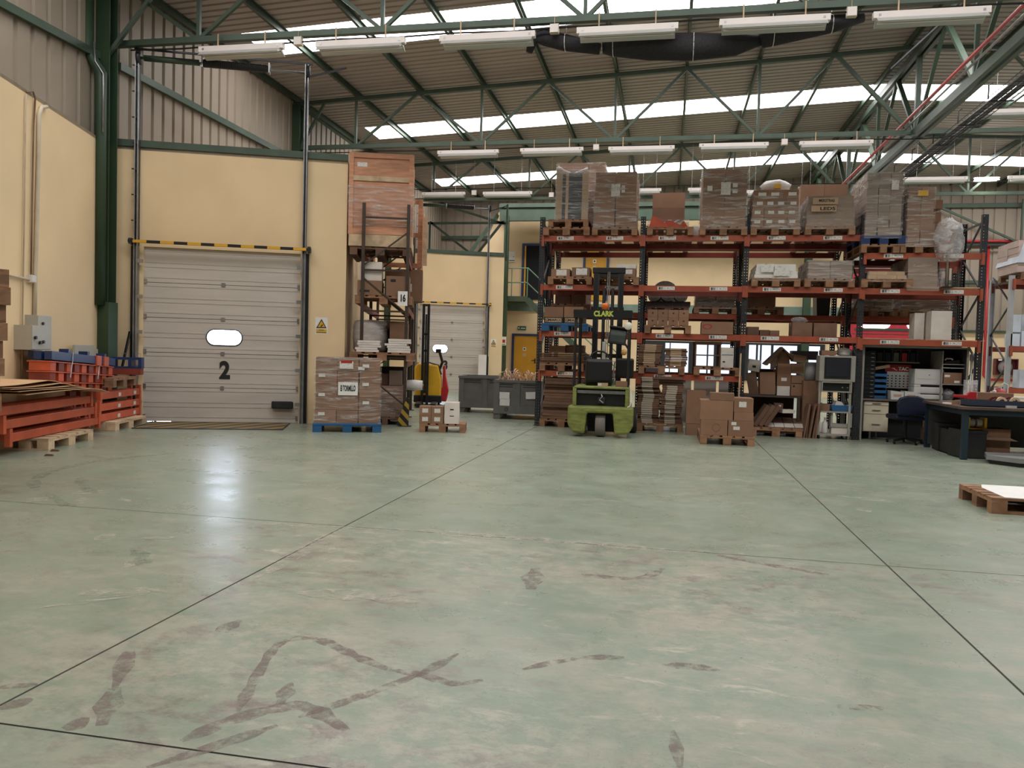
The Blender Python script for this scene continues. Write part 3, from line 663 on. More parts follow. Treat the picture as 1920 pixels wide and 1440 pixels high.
# cables along the chords
for Y, z, lb in ((11.5, 6.05, 'black cable running along the nearest truss'), (17.95, 6.04, 'black cable running along the middle truss'), (24.38, 6.5, 'grey cable running along the far lamp row')):
    pts = [(XL + .4 + k * .9, Y, z - .02 * (k % 2)) for k in range(31)]
    tag(MB().tube(pts, .013, 6).build('cable', BLACK), lb, 'cable')
# ================================================================== black netting rolled up under the nearest truss
NETM = M('black_net', (.022, .020, .024), .8, 0, .35, 40)
def sag_roll(name, label, pts, rr, Y):
    P = [onY(x, y, Y) for x, y in pts]
    t = thing(name, label, 'netting', (P[0].x, Y, P[0].z)); o = P[0]
    mb = MB(); mb.tube([p - o for p in P], rr, 12); mb.build('roll', NETM, t, smooth=True)
    for k in range(1, len(P) - 1, 2): MB().tube([P[k] - o + Vector((0, rr[k] * 1.02 * math.sin(a), rr[k] * 1.02 * math.cos(a))) for a in [2 * pi * i / 10 for i in range(11)]], .006, 5).build('tie', WHITE, t)
    MB().bar(P[1] - o, P[1] - o + Vector((0, .1, .35)), .01, .01).build('hanger', WHITE, t); MB().bar(P[-2] - o, P[-2] - o + Vector((0, .1, .35)), .01, .01).build('hanger', WHITE, t)
sag_roll('rolled_net', 'black rolled-up net hanging under the nearest truss, left end', [(992, 98), (1000, 72), (1020, 70), (1060, 80), (1125, 92)], [.05, .09, .12, .12, .08], 11.7)
sag_roll('rolled_net', 'long black rolled-up net sagging under the nearest truss, middle', [(1130, 88), (1150, 86), (1220, 88), (1300, 88), (1380, 84), (1430, 76)], [.10, .15, .19, .19, .15, .06], 11.75)
sag_roll('rolled_net', 'black net twisted upwards under the nearest truss, right end', [(1425, 78), (1450, 66), (1500, 56), (1560, 45), (1620, 33)], [.10, .15, .14, .12, .06], 11.75)
# ================================================================== cable tray and red sprinkler pipe beside the girder
t = thing('cable_tray', 'wire cable tray with cables hung along the ridge girder', 'cable tray', (RIDGE + .55, 0, 5.92))
for dx in (-.16, -.08, 0, .08, .16): MB().bar((dx, YN + .2, 0), (dx, YG - .3, 0), .010, .010).build('wire', DKST, t)
for dx in (-.17, .17): MB().bar((dx, YN + .2, .07), (dx, YG - .3, .07), .010, .010).build('wire', DKST, t)
cr_ = MB()
for k in range(130): cr_.bar((-.17, 4 + k * .2, -.005), (.17, 4 + k * .2, -.005), .008, .008)
tag(cr_.build('cross_wires', DKST, t), kind='stuff')
for k in range(18):
    y = 5 + k * 1.45
    MB().tube([(-.2, y, .02), (-.2, y, .26), (-.14, y, .30)], .014, 6).build('hanger', DKST, t); MB().bar((-.2, y, -.02), (.2, y, -.02), .03, .02).build('support', DKST, t)
for dx, r in ((-.1, .03), (-.03, .022), (.05, .028), (.11, .018)): MB().cyl((dx, YN + .2, .035), (dx, YG - .3, .035), r, 8).build('cable', BLACK, t, smooth=True)
tag(MB().cyl((RIDGE - .30, YN + .2, 6.3), (RIDGE - .30, YG - .2, 6.3), .032, 10).build('sprinkler_pipe', RED, None, smooth=True), 'thin red pipe running down the hall left of the ridge girder', 'pipe')
tag(MB().cyl((RIDGE - .22, YN + .2, 6.24), (RIDGE - .22, YG - .2, 6.24), .02, 10).build('steel_conduit', GALV, None, smooth=True), 'thin steel conduit beside the red pipe under the ridge', 'conduit')
tag(MB().bar((RIDGE - 1.4, 14.5, 6.3), (RIDGE + .6, 11.0, 7.85), .03, .03).build('tie_rod', DKST), 'thin dark tie rod crossing the ridge girder diagonally', 'tie rod')
# ================================================================== builders for stock
def pallet(label, x, y, z, rz=0.0, w=.8, d=1.2, mat=WOOD, group=None, full=True, name='wooden_pallet'):
    t = thing(name, label, 'pallet', (x, y, z), rz, group)
    k = w / .8
    for sx in (-1, 0, 1):
        bw = .10 * k if sx else .12 * k; X = sx * (w / 2 - bw / 2)
        B('skid', mat, (bw, d, .02), (X, 0, 0), t)
        for sy in (-1, 0, 1): B('block', mat, (bw, .13, .08), (X, sy * (d / 2 - .065), .02), t)
    for sy in (-1, 0, 1): B('cross_board', mat, (w, .13, .02), (0, sy * (d / 2 - .065), .10), t)
    for i in range(5): B('deck_board', mat, ((.145 if i % 2 == 0 else .10) * k, d, .022), ((i - 2) * (w - .145 * k) / 4, 0, .12), t)
    return t
def plastic_pallet(label, x, y, z, rz=0.0, w=.8, d=1.2, mat=BLUEP):
    t = thing('plastic_pallet', label, 'pallet', (x, y, z), rz)
    MB().box(-w / 2, w / 2, -d / 2, d / 2, .10, .142).build('deck', mat, t, bevel=.008)
    for sx in (-1, 0, 1):
        for sy in (-1, 0, 1): B('foot', mat, (.14, .14, .10), (sx * (w / 2 - .07), sy * (d / 2 - .07), 0), t)
    return t
def carton_mesh(w, d, h, mat, gap=.004):
    mb = MB(); t = .006
    mb.box(-w / 2, w / 2, -d / 2, d / 2, 0, h - t)
    mb.box(-w / 2, w / 2, -d / 2, -gap / 2, h - t, h).box(-w / 2, w / 2, gap / 2, d / 2, h - t, h)
    return mb.mesh('carton', mat)
def carton(label, x, y, z, w, d, h, rz=0.0, mat=KRAFT, group=None, name='cardboard_box', lab=None, tape=True, rot=None, cat='box', tm=None):
    o = put(name, carton_mesh(w, d, h, mat), None, (x, y, z), rz, rot); tag(o, label, cat, group)
    if tape:
        B('tape', tm or TAPE, (w + .003, .05, .002), (0, 0, h), o); B('tape_end', tm or TAPE, (.002, .05, h * .25), (-w / 2 - .001, 0, h * .75), o)
        B('tape_end', tm or TAPE, (.002, .05, h * .25), (w / 2 + .001, 0, h * .75), o)
    for q in (lab or []):       # (u, v, w, h) fractions of the front face
        B('shipping_label', NOTE if len(q) < 5 else q[4], (q[2] * w, .002, q[3] * h), ((q[0] - .5) * w, -d / 2 - .001, q[1] * h), o)
    return o
def wrapshell(w, d, h, mat, parent, name='stretch_wrap', amp=.012, z0=-.05, seed=1, top=None, taper=0.0):
    """wrinkled film shell around a load; top(x, y) may lift it over what lies on the load"""
    r = random.Random(seed); mb = MB(); n, k = 10, 9; ring = []
    per = [(-.5 + i / n, -.5) for i in range(n)] + [(.5, -.5 + i / n) for i in range(n)] + [(.5 - i / n, .5) for i in range(n)] + [(-.5, .5 - i / n) for i in range(n)]
    for j in range(k + 1):
        z = z0 + (h - z0) * j / k
        for (u, v) in per:
            g = 1 - taper * j / k; jx = r.uniform(-amp, amp); a = r.uniform(.2, 1) * amp
            zz_ = z + (top(u * w, v * d) if top and j == k else 0)
            mb.v.append((u * (w + .02) * g + jx * (abs(v) == .5) * .3 + a * (1 if u > .49 else -1 if u < -.49 else 0), v * (d + .02) * g + a * (1 if v > .49 else -1 if v < -.49 else 0), zz_))
    m_ = len(per)
    for j in range(k):
        for i in range(m_): mb.f.append((j * m_ + i, j * m_ + (i + 1) % m_, (j + 1) * m_ + (i + 1) % m_, (j + 1) * m_ + i))
    c = len(mb.v); mb.v.append((0, 0, h + (top(0, 0) if top else .004)))
    for i in range(m_): mb.f.append((k * m_ + i, k * m_ + (i + 1) % m_, c))
    return mb.build(name, mat, parent, smooth=False)
def load(label, x, y, z, w, d, h, nx, nz, ny=2, mat=KRAFT, rz=0.0, wrap=FILM, labs=(), lay=None, jit=.006, cat='pallet load', name='wrapped_load', seed=1, top=None, taper=0.0, smalllab=0):
    """stack of cartons held together by film, base at z"""
    t = thing(name, label, cat, (x, y, z), rz); r = random.Random(seed)
    lay = lay or [nx] * nz; hh = h / len(lay)
    for kz, n in enumerate(lay):
        cw, cd = w / n, d / ny
        me = carton_mesh(cw - .008, cd - .008, hh - .003, mat)
        for i in range(n):
            for j in range(ny):
                if 0 < j < ny - 1 and kz < len(lay) - 1: continue
                g = 1 - taper * (kz + .5) / len(lay)
                o = put('carton', me, t, ((-w / 2 + cw * (i + .5)) * g + r.uniform(-jit, jit), (-d / 2 + cd * (j + .5)) * g + r.uniform(-jit, jit), kz * hh), r.uniform(-.01, .01))
                if smalllab and j == 0: B('shipping_label', NOTE, (cw * .5, .002, hh * .35), (r.uniform(-.1, .1) * cw, -cd / 2 - .001, hh * .35), o)
    for q in labs: B('pallet_note', q[4] if len(q) > 4 else NOTE, (q[2], .003, q[3]), ((q[0] - .5) * w, -d / 2 - .014, q[1] * h), t)
    if wrap: wrapshell(w, d, h, wrap, t, seed=seed, top=top, taper=taper)
    return t
def flats(label, x, y, z, w, d, h, n, mat=KRAFTD, rz=0.0, jit=.02, seed=1, name='flattened_cartons', band=None, sag=0.0):
    """pile of flattened cartons"""
    t = thing(name, label, 'cardboard pile', (x, y, z), rz); r = random.Random(seed); hh = h / n; dx = 0
    for k in range(n):
        dx += r.uniform(-jit, jit) * .5; dx *= .9
        o = B('flat_carton', mat, (w + r.uniform(-jit, jit), d + r.uniform(-jit, jit), hh - .003), (dx, r.uniform(-jit, jit), k * hh), t, r.uniform(-.02, .02))
        if band: B('pale_band', band[0], (w * band[2], .004, hh - .005), ((band[1] - .5) * w, -d / 2 - jit / 2 - .003, .001), o)
    return t
def row_flats(label, x, y, z, w, d, h, n, ang, mat=KRAFTD, seed=1):
    t = thing('leaning_cartons', label, 'cardboard pile', (x, y, z)); r = random.Random(seed); tt = w / n
    for k in range(n): B('flat_carton', mat, (tt - .004, d, h * r.uniform(.85, 1)), (-w / 2 + tt * (k + .5), r.uniform(-.03, .03), 0), t, rot=(0, ang + r.uniform(-.04, .04), r.uniform(-.03, .03)))
    return t
# ================================================================== the long rack
RX = [-2.31, -.50, 1.28, 3.18, 5.04]; RY = 14.25; RD = 1.0
def rack(label, Xs, Yf, dep, levels, H=3.8, upr=UPR, beam=RBEAM, x0=0, y0=0, rz=0.0, labels_=True, upw=.09, lowered=None):
    t = thing('pallet_rack', label, 'pallet rack', (x0, y0, 0), rz)
    for X in Xs:
        for k, Y in enumerate((Yf, Yf + dep)):
            MB().box(-upw / 2, upw / 2, -.035, -.031, 0, H).box(-upw / 2, -upw / 2 + .004, -.031, .035, 0, H).box(upw / 2 - .004, upw / 2, -.031, .035, 0, H).build('upright', upr, t, (X, Y + (.035 if k == 0 else -.035), 0), 0 if k == 0 else pi)
            B('foot_plate', DKST, (.13, .12, .01), (X, Y + (.03 if k == 0 else -.03), 0), t)
        n = int(H / .62)
        for k in range(n):
            za, zb = .15 + k * .6, .15 + (k + 1) * .6
            if k % 2: za, zb = zb, za
            MB().bar((X, Yf + .05, za), (X, Yf + dep - .05, zb), .025, .025).build('brace', DKST, t)
        for z in (.12, H - .12): MB().bar((X, Yf + .05, z), (X, Yf + dep - .05, z), .03, .03).build('tie', DKST, t)
    for i in range(len(Xs) - 1):
        for z in levels[i]:
            L = Xs[i + 1] - Xs[i] - upw
            for k, Y in enumerate((Yf, Yf + dep)):
                s = -1 if k == 0 else 1
                b = B('beam', beam if k == 0 else ORANGED, (L, .05, .10), ((Xs[i] + Xs[i + 1]) / 2, Y + s * .012, z - .10), t)
                for q in (-1, 1): B('beam_connector', ORANGED if k else beam, (.045, .06, .20), (q * (L / 2 + .022), s * .01, -.09), b)
                if k == 0 and labels_:
                    for q in (-.26, .26): B('shelf_label', BARC, (.30, .003, .062), (q * L + rnd.uniform(-.04, .04), -.028, .022), b)
    return t
lv = [[1.02, 1.74, 2.58, 3.46], [1.02, 1.74, 2.58, 3.46], [1.74, 2.58, 3.46], [1.72, 2.57, 3.16]]
rack('long rack with black punched uprights and orange beams, nearer row', RX, RY, RD, lv)
rack('rear row of the long orange and black rack, half hidden by the nearer row', RX, RY + 1.28, RD, [[1.02, 2.17, 3.46], [1.02, 2.17, 3.46], [2.17, 3.46], [2.17, 3.16]], labels_=False)
F = RY - .1          # front of the pallets on the beams
def sx(x, y, Y=F): return onY(x, y, Y).x
def sz(x, y, Y=F): return onY(x, y, Y).z
def shelf(label, x0, x1, yt, zs, nx, nz, Y=F, pal='wood', d=1.15, pl=None, **kw):
    full = label; sn = ' '.join(label.split(',')[0].split()[:10]); s6 = ' '.join(label.split()[:5])
    """a load on a pallet on shelf height zs; pixel columns x0..x1 and top row yt measured on the plane Y"""
    ym = (yt + 440) / 2; a, b = sx(x0, ym, Y), sx(x1, ym, Y); xc = (a + b) / 2; zb = zs
    pw = kw.pop('pw', max(.8, b - a))
    if pal == 'wood': pallet(pl or 'wooden pallet under the ' + sn, xc, Y + .6, zs, w=min(pw, .84)); zb += .142
    elif pal == 'blue': plastic_pallet(pl or 'blue plastic pallet under the ' + sn, xc, Y + .6, zs, w=pw); zb += .142
    elif pal == 'two':
        pallet('lower wooden pallet under the ' + sn, xc - .03, Y + .58, zs, w=.84); pallet('upper wooden pallet under the ' + sn, xc, Y + .6, zs + .142, w=.72); zb += .284
    elif pal == 'mix':
        pallet('wooden pallet at the bottom under the ' + s6, xc + .02, Y + .6, zs, w=.70); plastic_pallet('dark blue pallet on a wooden one under the ' + s6, xc + .02, Y + .6, zs + .142, w=.72, mat=BLUES); zb += .284
    h = sz((x0 + x1) / 2, yt, Y) - zb
    if nx is None: return xc, zb, h, b - a
    return load(label, xc, Y + .01 + d / 2, zb, b - a, d, h, nx, nz, **kw)
# --- top level, front row
GREYC = M('grey_carton', (.27, .20, .155), .8, 0, .08, 5, rv=.1)
xc, zb, h, w_ = shelf('striped dark load at the left rack end', 1037, 1096, 322, 3.46, None, 0, pal='two')
t = thing('wrapped_load', 'tall load of dark panels with beige corner boards, leftmost on the rack top', 'pallet load', (xc, F + .55, zb), .10)
DKP = M('dark_panels', (.045, .05, .065), .4, 0, .2, 8)
for k in range(26): B('panel', DKP, (w_ * .84, 1.0, h / 26 - .004), (rnd.uniform(-.006, .006), rnd.uniform(-.006, .006), k * h / 26), t)
for q in (-1, 1): B('corner_board', KRAFTL, (w_ * .20, .012, h * 1.05), (q * w_ * .41, -.51, 0), t)
B('corner_board', KRAFTL, (w_ * .09, .012, h), (-w_ * .16, -.512, 0), t)
MB().tube([(-w_ / 2, -.51, h * 1.08), (-w_ * .3, -.5, h * 1.0), (0, -.5, h * .95), (w_ * .3, -.5, h), (w_ / 2, -.51, h * 1.06)], [.06, .05, .03, .05, .05], 8).build('film_bunch', FILMH, t, smooth=True)
wrapshell(w_, 1.02, h * 1.02, FILM, t, seed=3)
shelf('brown carton load with a big white note, right of the dark striped load', 1115, 1193, 322, 3.46, 2, 3, lay=[2, 2, 2], labs=((.5, .55, .155, .22), (.68, .62, .06, .05), (.68, .70, .06, .05)), seed=4)
shelf('tall brown load with two dark top boxes, middle of the rack top', 1317, 1400, 317, 3.46, 2, 3, labs=((.52, .55, .16, .22), (.16, .62, .085, .09), (.73, .68, .08, .07), (.73, .58, .08, .05)), seed=5)
shelf('load of four rows of small labelled cartons under a white bag', 1410, 1500, 355, 3.46, 4, 4, lay=[4, 4, 4, 3], smalllab=1, seed=6, taper=.08)
shelf('tilted wrapped load with black lettering on a pale strip', 1513, 1603, 366, 3.46, 2, 4, mat=GREYC, seed=7, taper=.10, wrap=FILMH and film('hazy_film', (.56, .44, .36), .30, .75, .2))
shelf('tallest grey brown load in film on a dark blue pallet', 1625, 1692, 323, 3.16, 3, 8, pal='mix', mat=GREYC, seed=8, labs=((.78, .72, .11, .16),))
shelf('leaning brown carton load with yellow tape at the right end of the rack top', 1702, 1752, 350, 3.16, 2, 4, seed=9, labs=((.55, .84, .16, .09, YELLOW),), pw=.8)
# what tops these loads
def bag(name, label, x, y, z, w, d, h, mat, seed=1, cat='bag', squash=.5):
    r = random.Random(seed); mb = MB(); n, k = 14, 7
    for j in range(k + 1):
        t_ = j / k; rr = math.sin(pi * (.12 + .83 * t_) ) ** squash if j < k else .12
        for i in range(n):
            a = 2 * pi * i / n; s_ = rr * r.uniform(.86, 1.1); mb.v.append((math.cos(a) * w / 2 * s_, math.sin(a) * d / 2 * s_, h * t_ * r.uniform(.93, 1.05) if j else 0))
    for j in range(k):
        for i in range(n): mb.f.append((j * n + i, j * n + (i + 1) % n, (j + 1) * n + (i + 1) % n, (j + 1) * n + i))
    mb.f.append(tuple(range(n))[::-1]); mb.f.append(tuple(range(k * n, k * n + n)))
    return tag(mb.build(name, mat, None, (x, y, z), smooth=True), label, cat)
WBAG = M('white_bag', (.66, .62, .60), .45, 0, .1, 6)
xa = sx(1460, 350); za = sz(1460, 356)
bg = bag('plastic_bag', 'white bag with yellow tape lying on the small labelled cartons', xa, F + .42, za + .012, .52, .5, .24, WBAG, 5)
MB().box(-.05, .06, -.26, -.2, .05, .12).build('yellow_tape', YELLOW, bg)
B('note', NOTE, (.42, .004, .085), (0, 0, 0), None) if False else None
tl = [o for o in bpy.data.objects if o.get('label', '').startswith('tilted wrapped')][0]
B('pale_strip', KRAFTL, (.40, .004, .11), (-.10, -.615, .36), tl); text('MEKSTRAS', .068, INK, tl, (-.08, -.6195, .42), rot=(pi / 2, 0, 0), bold=.0015, sx=.78)
B('pale_strip', KRAFTL, (.40, .004, .10), (-.12, -.615, .24), tl); text('LEDS', .075, INK, tl, (-.06, -.619, .285), bold=.002, sx=1.5)
carton('small brown box with a dark mark on top of the leaning carton load', sx(1768, 372), F + .5, sz(1768, 385), .16, .4, .15, .1)
carton('brown box under the small marked box beside the leaning carton load', sx(1762, 398), F + .5, sz(1762, 412), .24, .45, .17, -.05)
carton('wide brown carton at the bottom right of the leaning carton load', sx(1765, 435), F + .5, 3.30, .34, .5, sz(1762, 412) - 3.31)
bag('bagged_part', 'translucent plastic bag over a tall bent part at the right end of the rack top', sx(1778, 450), F - .02, 3.0 + .02, .46, .42, .70, FILMH, 8, squash=.45)
t = thing('bent_part', 'pale curved part inside the translucent plastic bag at the right end of the rack', 'part', (sx(1778, 450), F - .02, 2.6))
MB().tube([(0, 0, 0), (0, 0, .45), (.03, 0, .7), (.10, -.02, .9), (-.03, -.02, .98)], [.02, .02, .03, .05, .03], 8).build('neck', GREYC, t, smooth=True); B('foot', BLACK, (.16, .2, .02), (0, 0, -.02), t)
# brackets pallet, bay 2
xc, zb, h, w_ = shelf('orange brackets', 1216, 1298, 405, 3.46, None, 0)
for k, (px, py, dx, dz, rr) in enumerate(((1235, 408, .34, .20, .5), (1262, 412, .36, .16, -.45), (1286, 415, .16, .17, .2), (1226, 420, .22, .12, -.2))):
    x = sx(px, py); poly = [(-dx / 2, 0), (dx / 2, .02), (dx / 2 - .03, .07), (-dx * .1, dz), (-dx * .35, dz)]
    t = thing('orange_bracket', ['biggest orange sheet bracket lying slanted on the rack top pallet', 'orange bracket leaning right on the rack top pallet', 'small upright orange bracket at the right of the rack top pallet', 'low orange bracket at the left of the rack top pallet'][k], 'bracket', (x, F + .12 + .18 * k, zb))
    MB().prism(poly, 0, .01).build('web', ORANGE, t, rz=rr * .2); MB().box(-dx / 2, dx / 2, -.06, .0, 0, .008).build('flange', ORANGE, t, rz=rr * .2)
t = load('half wrapped brown boxes behind the orange brackets', sx(1254, 385, 15.45), 16.0, 3.46 + .145, .62, .8, sz(1254, 358, 15.45) - 3.605, 1, 3, seed=11, wrap=None, name='wrapped_load')
wrapshell(.72, .82, .36, FILMH, t, seed=12, amp=.03)
pallet('wooden pallet behind the orange brackets on the rear rack', sx(1254, 400, 15.45), 16.0, 3.46)
tag(B('white_block', EM('x', (1, 1, 1), 1) if False else WBAG, (.12, .1, .17), (sx(1304, 435), F + .2, 3.46)), 'white plastic block standing between two pallets on the rack top', 'block')
# rear row, top level
RYF = RY + 1.18
def rear(label, x0, x1, yt, zs, nx, nz, **kw): return shelf(label, x0, x1, yt, zs, nx, nz, Y=RYF, **kw)
rear('tall dark brown load rising behind the striped one', 1043, 1132, 305, 3.46, 3, 5, seed=13)
rear('open-ended pile of brown boxes on the rear rack behind the tilted load', 1500, 1590, 345, 3.46, 2, 4, seed=14, wrap=None, name='stacked_boxes', cat='box pile')
# --- second level
def s2(label, x0, x1, yt, **kw): return shelf(label, x0, x1, yt, 2.58, kw.pop('nx'), kw.pop('nz'), **kw)
pallet('wooden pallet with two labelled boxes, rack level below the striped load', sx(1068, 530), F + .6, 2.58)
carton('left box with a big white label, below the striped load', sx(1050, 520), F + .25, 2.722, .34, .4, sz(1050, 504) - 2.72, lab=[(.55, .15, .55, .75)])
carton('right box with a big white label, below the striped load', sx(1088, 520), F + .25, 2.722, .32, .4, sz(1088, 501) - 2.72, lab=[(.55, .2, .62, .7)])
pallet('wooden pallet behind the forklift mast, second rack level', sx(1155, 530), F + .6, 2.58)
for k, (x0, x1, yt, lb) in enumerate(((1112, 1135, 503, 'brown box left of the forklift mast top'), (1137, 1158, 502, 'brown box with a white label behind the forklift mast top'), (1160, 1192, 503, 'brown box right of the forklift mast top with a dark print'))):
    a, b = sx(x0, 515), sx(x1, 515); carton(lb, (a + b) / 2, F + .25, 2.722, b - a - .01, .45, sz((x0 + x1) / 2, yt) - 2.72, lab=[(.5, .35, .6, .5)])
t = carton('flat white and grey package on top of the boxes right of the mast', sx(1174, 495), F + .3, sz(1174, 503) + .004, .34, .3, .08, mat=WHITE, tape=False, lab=[(.3, .2, .3, .5), (.75, .2, .25, .6)])
s2('wrapped white load with paper notes on the second level', 1416, 1499, 494, nx=2, nz=4, mat=WHITE, labs=((.3, .4, .22, .14), (.62, .15, .26, .16)), taper=.25, seed=21)
s2('wrapped brown carton load right of the white one on the second level', 1517, 1600, 488, nx=2, nz=2, seed=22, mat=GREYC)
s2('low pale load of round packs, second level right', 1628, 1704, 508, nx=4, nz=2, mat=KRAFTL, seed=23, taper=.15)
s2('wrapped grey load sagging in film, second level right end', 1706, 1762, 482, nx=1, nz=2, mat=GREYC, wrap=film('hazy_film', (.62, .55, .50), .30, .75, .2), seed=24, taper=.1, pal=None)
tag(B('loose_board', WOODL, (.80, .9, .012), (sx(1790, 532), F + .5, 2.585)), 'thin brown board on the second level right end', 'board')
for x, lb in ((1766, 'left'), (1786, 'right')):
    t = thing('black_post', '%s black post of the bagged machine, second level right end' % lb, 'post', (sx(x, 510), F + .25, 2.597)); B('stem', BLACK, (.045, .045, .42), (0, 0, .012), t); B('foot', BLACK, (.10, .14, .012), (0, 0, 0), t)
t = thing('clear_jar', 'clear plastic tub between the black posts, second level right end', 'tub', (sx(1777, 520), F + .35, 2.6)); MB().cyl((0, 0, 0), (0, 0, .3), .10, 16).build('body', FILMH, t, smooth=True); MB().cyl((0, 0, .30), (0, 0, .33), .105, 16).build('lid', WHITE, t)
# rolls and wrapped goods on the rear row
def roll(label, x, y, z, r, d, mat=FILMH):
    t = thing('film_roll', label, 'roll', (x, y, z + r)); ROLL = M('roll_wound', (.40, .38, .36), .35, 0, .15, 20)
    MB().lathe([(r * .28, 0), (r, 0), (r, d), (r * .28, d)], 22, axis='y').build('winding', ROLL, t, smooth=False)
    MB().lathe([(r * .18, -.012), (r * .27, -.012), (r * .27, d + .012), (r * .18, d + .012)], 16, axis='y').build('core', KRAFTD, t); return t
r0 = RYF + .05
pallet('dark pallet under the three wrapped rolls, rear rack', sx(1252, 572, r0), r0 + .6, 2.17, mat=KRAFTD); zr = 2.17 + .145
for x, lb in ((1227, 'left'), (1252, 'middle'), (1277, 'right')): roll('%s one of the three grey rolls on the rear rack' % lb, sx(x, 555, r0), r0 + .08, zr + .085, .135, .55)
tag(B('roll_tray', M('dark_tray', (.05, .04, .04), .6), (.86, .6, .08), (sx(1252, 560, r0), r0 + .35, zr)), 'dark wrapped tray under the three grey rolls', 'tray')
roll('big grey wrapped roll showing above the beam left of the empty bay', sx(1247, 530, r0), r0 + .72, zr, .27, .4)
shelf('clear wrapped low load right of the three rolls, rear rack', 1308, 1382, 540, 2.17, 2, 3, Y=r0, mat=GREYC, seed=25)
# --- third level
pallet_b = plastic_pallet('blue plastic pallet with the two printed boxes, third rack level left', sx(1058, 612), F + .6, 1.74, w=.84)
for x0, x1, lb in ((1020, 1056, 'left of the two brown boxes with a dark printed band on the blue pallet'), (1057, 1094, 'right of the two brown boxes with a dark printed band on the blue pallet')):
    a, b = sx(x0, 585), sx(x1, 585); h = sz((x0 + x1) / 2, 575) - 1.884; w_ = b - a - .006
    o = carton(lb, (a + b) / 2, F + .3, 1.884, w_, .55, h); B('dark_band', M('print_dark', (.03, .022, .018), .8), (w_, .003, h * .36), (0, -.2765, 0), o)
    B('band_panel', KRAFTL, (w_ * .86, .003, h * .25), (0, -.279, h * .055), o); text('MIARCO', .062, INK, o, (.03, -.2815, h * .18), bold=.002, sx=1.1)
    MB().tube([(-w_ * .33 + .022 * math.cos(q), -.282, h * .18 + .025 * math.sin(q)) for q in [.6 + i * .5 for i in range(11)]] + [(-w_ * .33, -.282, h * .18)], .005, 5).build('logo', INK, o)
pallet('wooden pallet with eight small brown boxes, third rack level', sx(1252, 616), F + .6, 1.74)
g8 = 'small brown boxes with a triangle print'
for r_ in (0, 1):
    for c_ in range(4):
        x0 = 1214 + c_ * 19.5; a, b = sx(x0, 598), sx(x0 + 19.0, 598); h = .135
        o = carton('small brown box with a triangle print, %s row, %s' % (['lower', 'upper'][r_], ['leftmost', 'second from left', 'third from left', 'rightmost'][c_]), (a + b) / 2, F + .22, 1.884 + r_ * (h + .002), b - a - .004, .36, h, group=g8)
        MB().prism([(-.02, .085), (.02, .085), (0, .055)], -.183, -.181).build('print', INK, o)
a, b = sx(1310, 615), sx(1374, 615)
o = carton('brown box with a red oval mark, third rack level', (a + b) / 2 + .03, F + .3, 1.742, b - a - .04, .5, sz(1342, 603) - 1.742)
MB().lathe([(.045, -.001), (.06, -.001), (.06, .001), (.045, .001)], 20, (0, 0, 0), 'y').build('red_oval', RED, o, (-.17, -.252, .13)).scale = (1.35, 1, .8)
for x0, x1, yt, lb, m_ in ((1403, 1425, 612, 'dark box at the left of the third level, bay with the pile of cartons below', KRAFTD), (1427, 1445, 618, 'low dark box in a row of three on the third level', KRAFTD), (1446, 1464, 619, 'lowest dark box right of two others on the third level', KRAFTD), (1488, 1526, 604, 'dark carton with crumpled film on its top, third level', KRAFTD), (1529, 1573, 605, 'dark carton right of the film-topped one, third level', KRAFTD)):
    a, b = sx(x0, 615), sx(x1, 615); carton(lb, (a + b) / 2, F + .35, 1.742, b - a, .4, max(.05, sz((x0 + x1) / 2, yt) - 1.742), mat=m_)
bag('crumpled_film', 'crumpled clear film lying on the dark carton, third level', sx(1505, 600), F + .35, sz(1506, 604) + .006, .28, .35, .10, FILMH, 9, 'film')
a, b = sx(1750, 600), sx(1789, 600); carton('tall white box on the third level at the right end', (a + b) / 2, F + .3, 1.735, b - a, .4, sz(1770, 583) - 1.73, mat=M('white_carton', (.66, .60, .54), .8), tape=False)
a, b = sx(1727, 600), sx(1746, 600); carton('narrow grey white box left of the tall white box', (a + b) / 2, F + .5, 1.735, b - a, .3, sz(1737, 584) - 1.74, mat=M('white_carton', (.66, .60, .54), .8), tape=False)
tag(MB().box(-.45, .45, -.45, .45, 0, .012).build('loose_board', WOODL, None, (sx(1795, 632), F + .55, 1.722)), 'thin pale board on the third level at the right end', 'board')
tag(MB().box(-.46, .46, -.45, .45, 0, .014).build('loose_board', WOODL, None, (sx(1665, 630), F + .55, 1.722)), 'thin grey board on the third level before the red door', 'board')
# rear row, third level: dark goods
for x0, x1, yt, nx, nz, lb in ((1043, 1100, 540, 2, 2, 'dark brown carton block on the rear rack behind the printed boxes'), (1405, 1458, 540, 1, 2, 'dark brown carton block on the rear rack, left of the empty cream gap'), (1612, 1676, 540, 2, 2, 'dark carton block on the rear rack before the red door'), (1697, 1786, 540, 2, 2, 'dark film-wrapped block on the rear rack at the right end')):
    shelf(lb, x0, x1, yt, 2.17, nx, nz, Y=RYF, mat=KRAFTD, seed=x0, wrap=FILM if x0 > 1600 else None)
t = thing('black_bin', 'tall black plastic bin on the rear rack right of the cream gap', 'bin', (sx(1550, 565, RYF), RYF + .5, 2.17)); MB().prism([(-.11, 0), (.11, 0), (.13, .42), (-.13, .42)], -.2, .2).build('body', BLACK, t); MB().box(-.15, .15, -.22, .22, .41, .44).build('rim', BLACK, t)
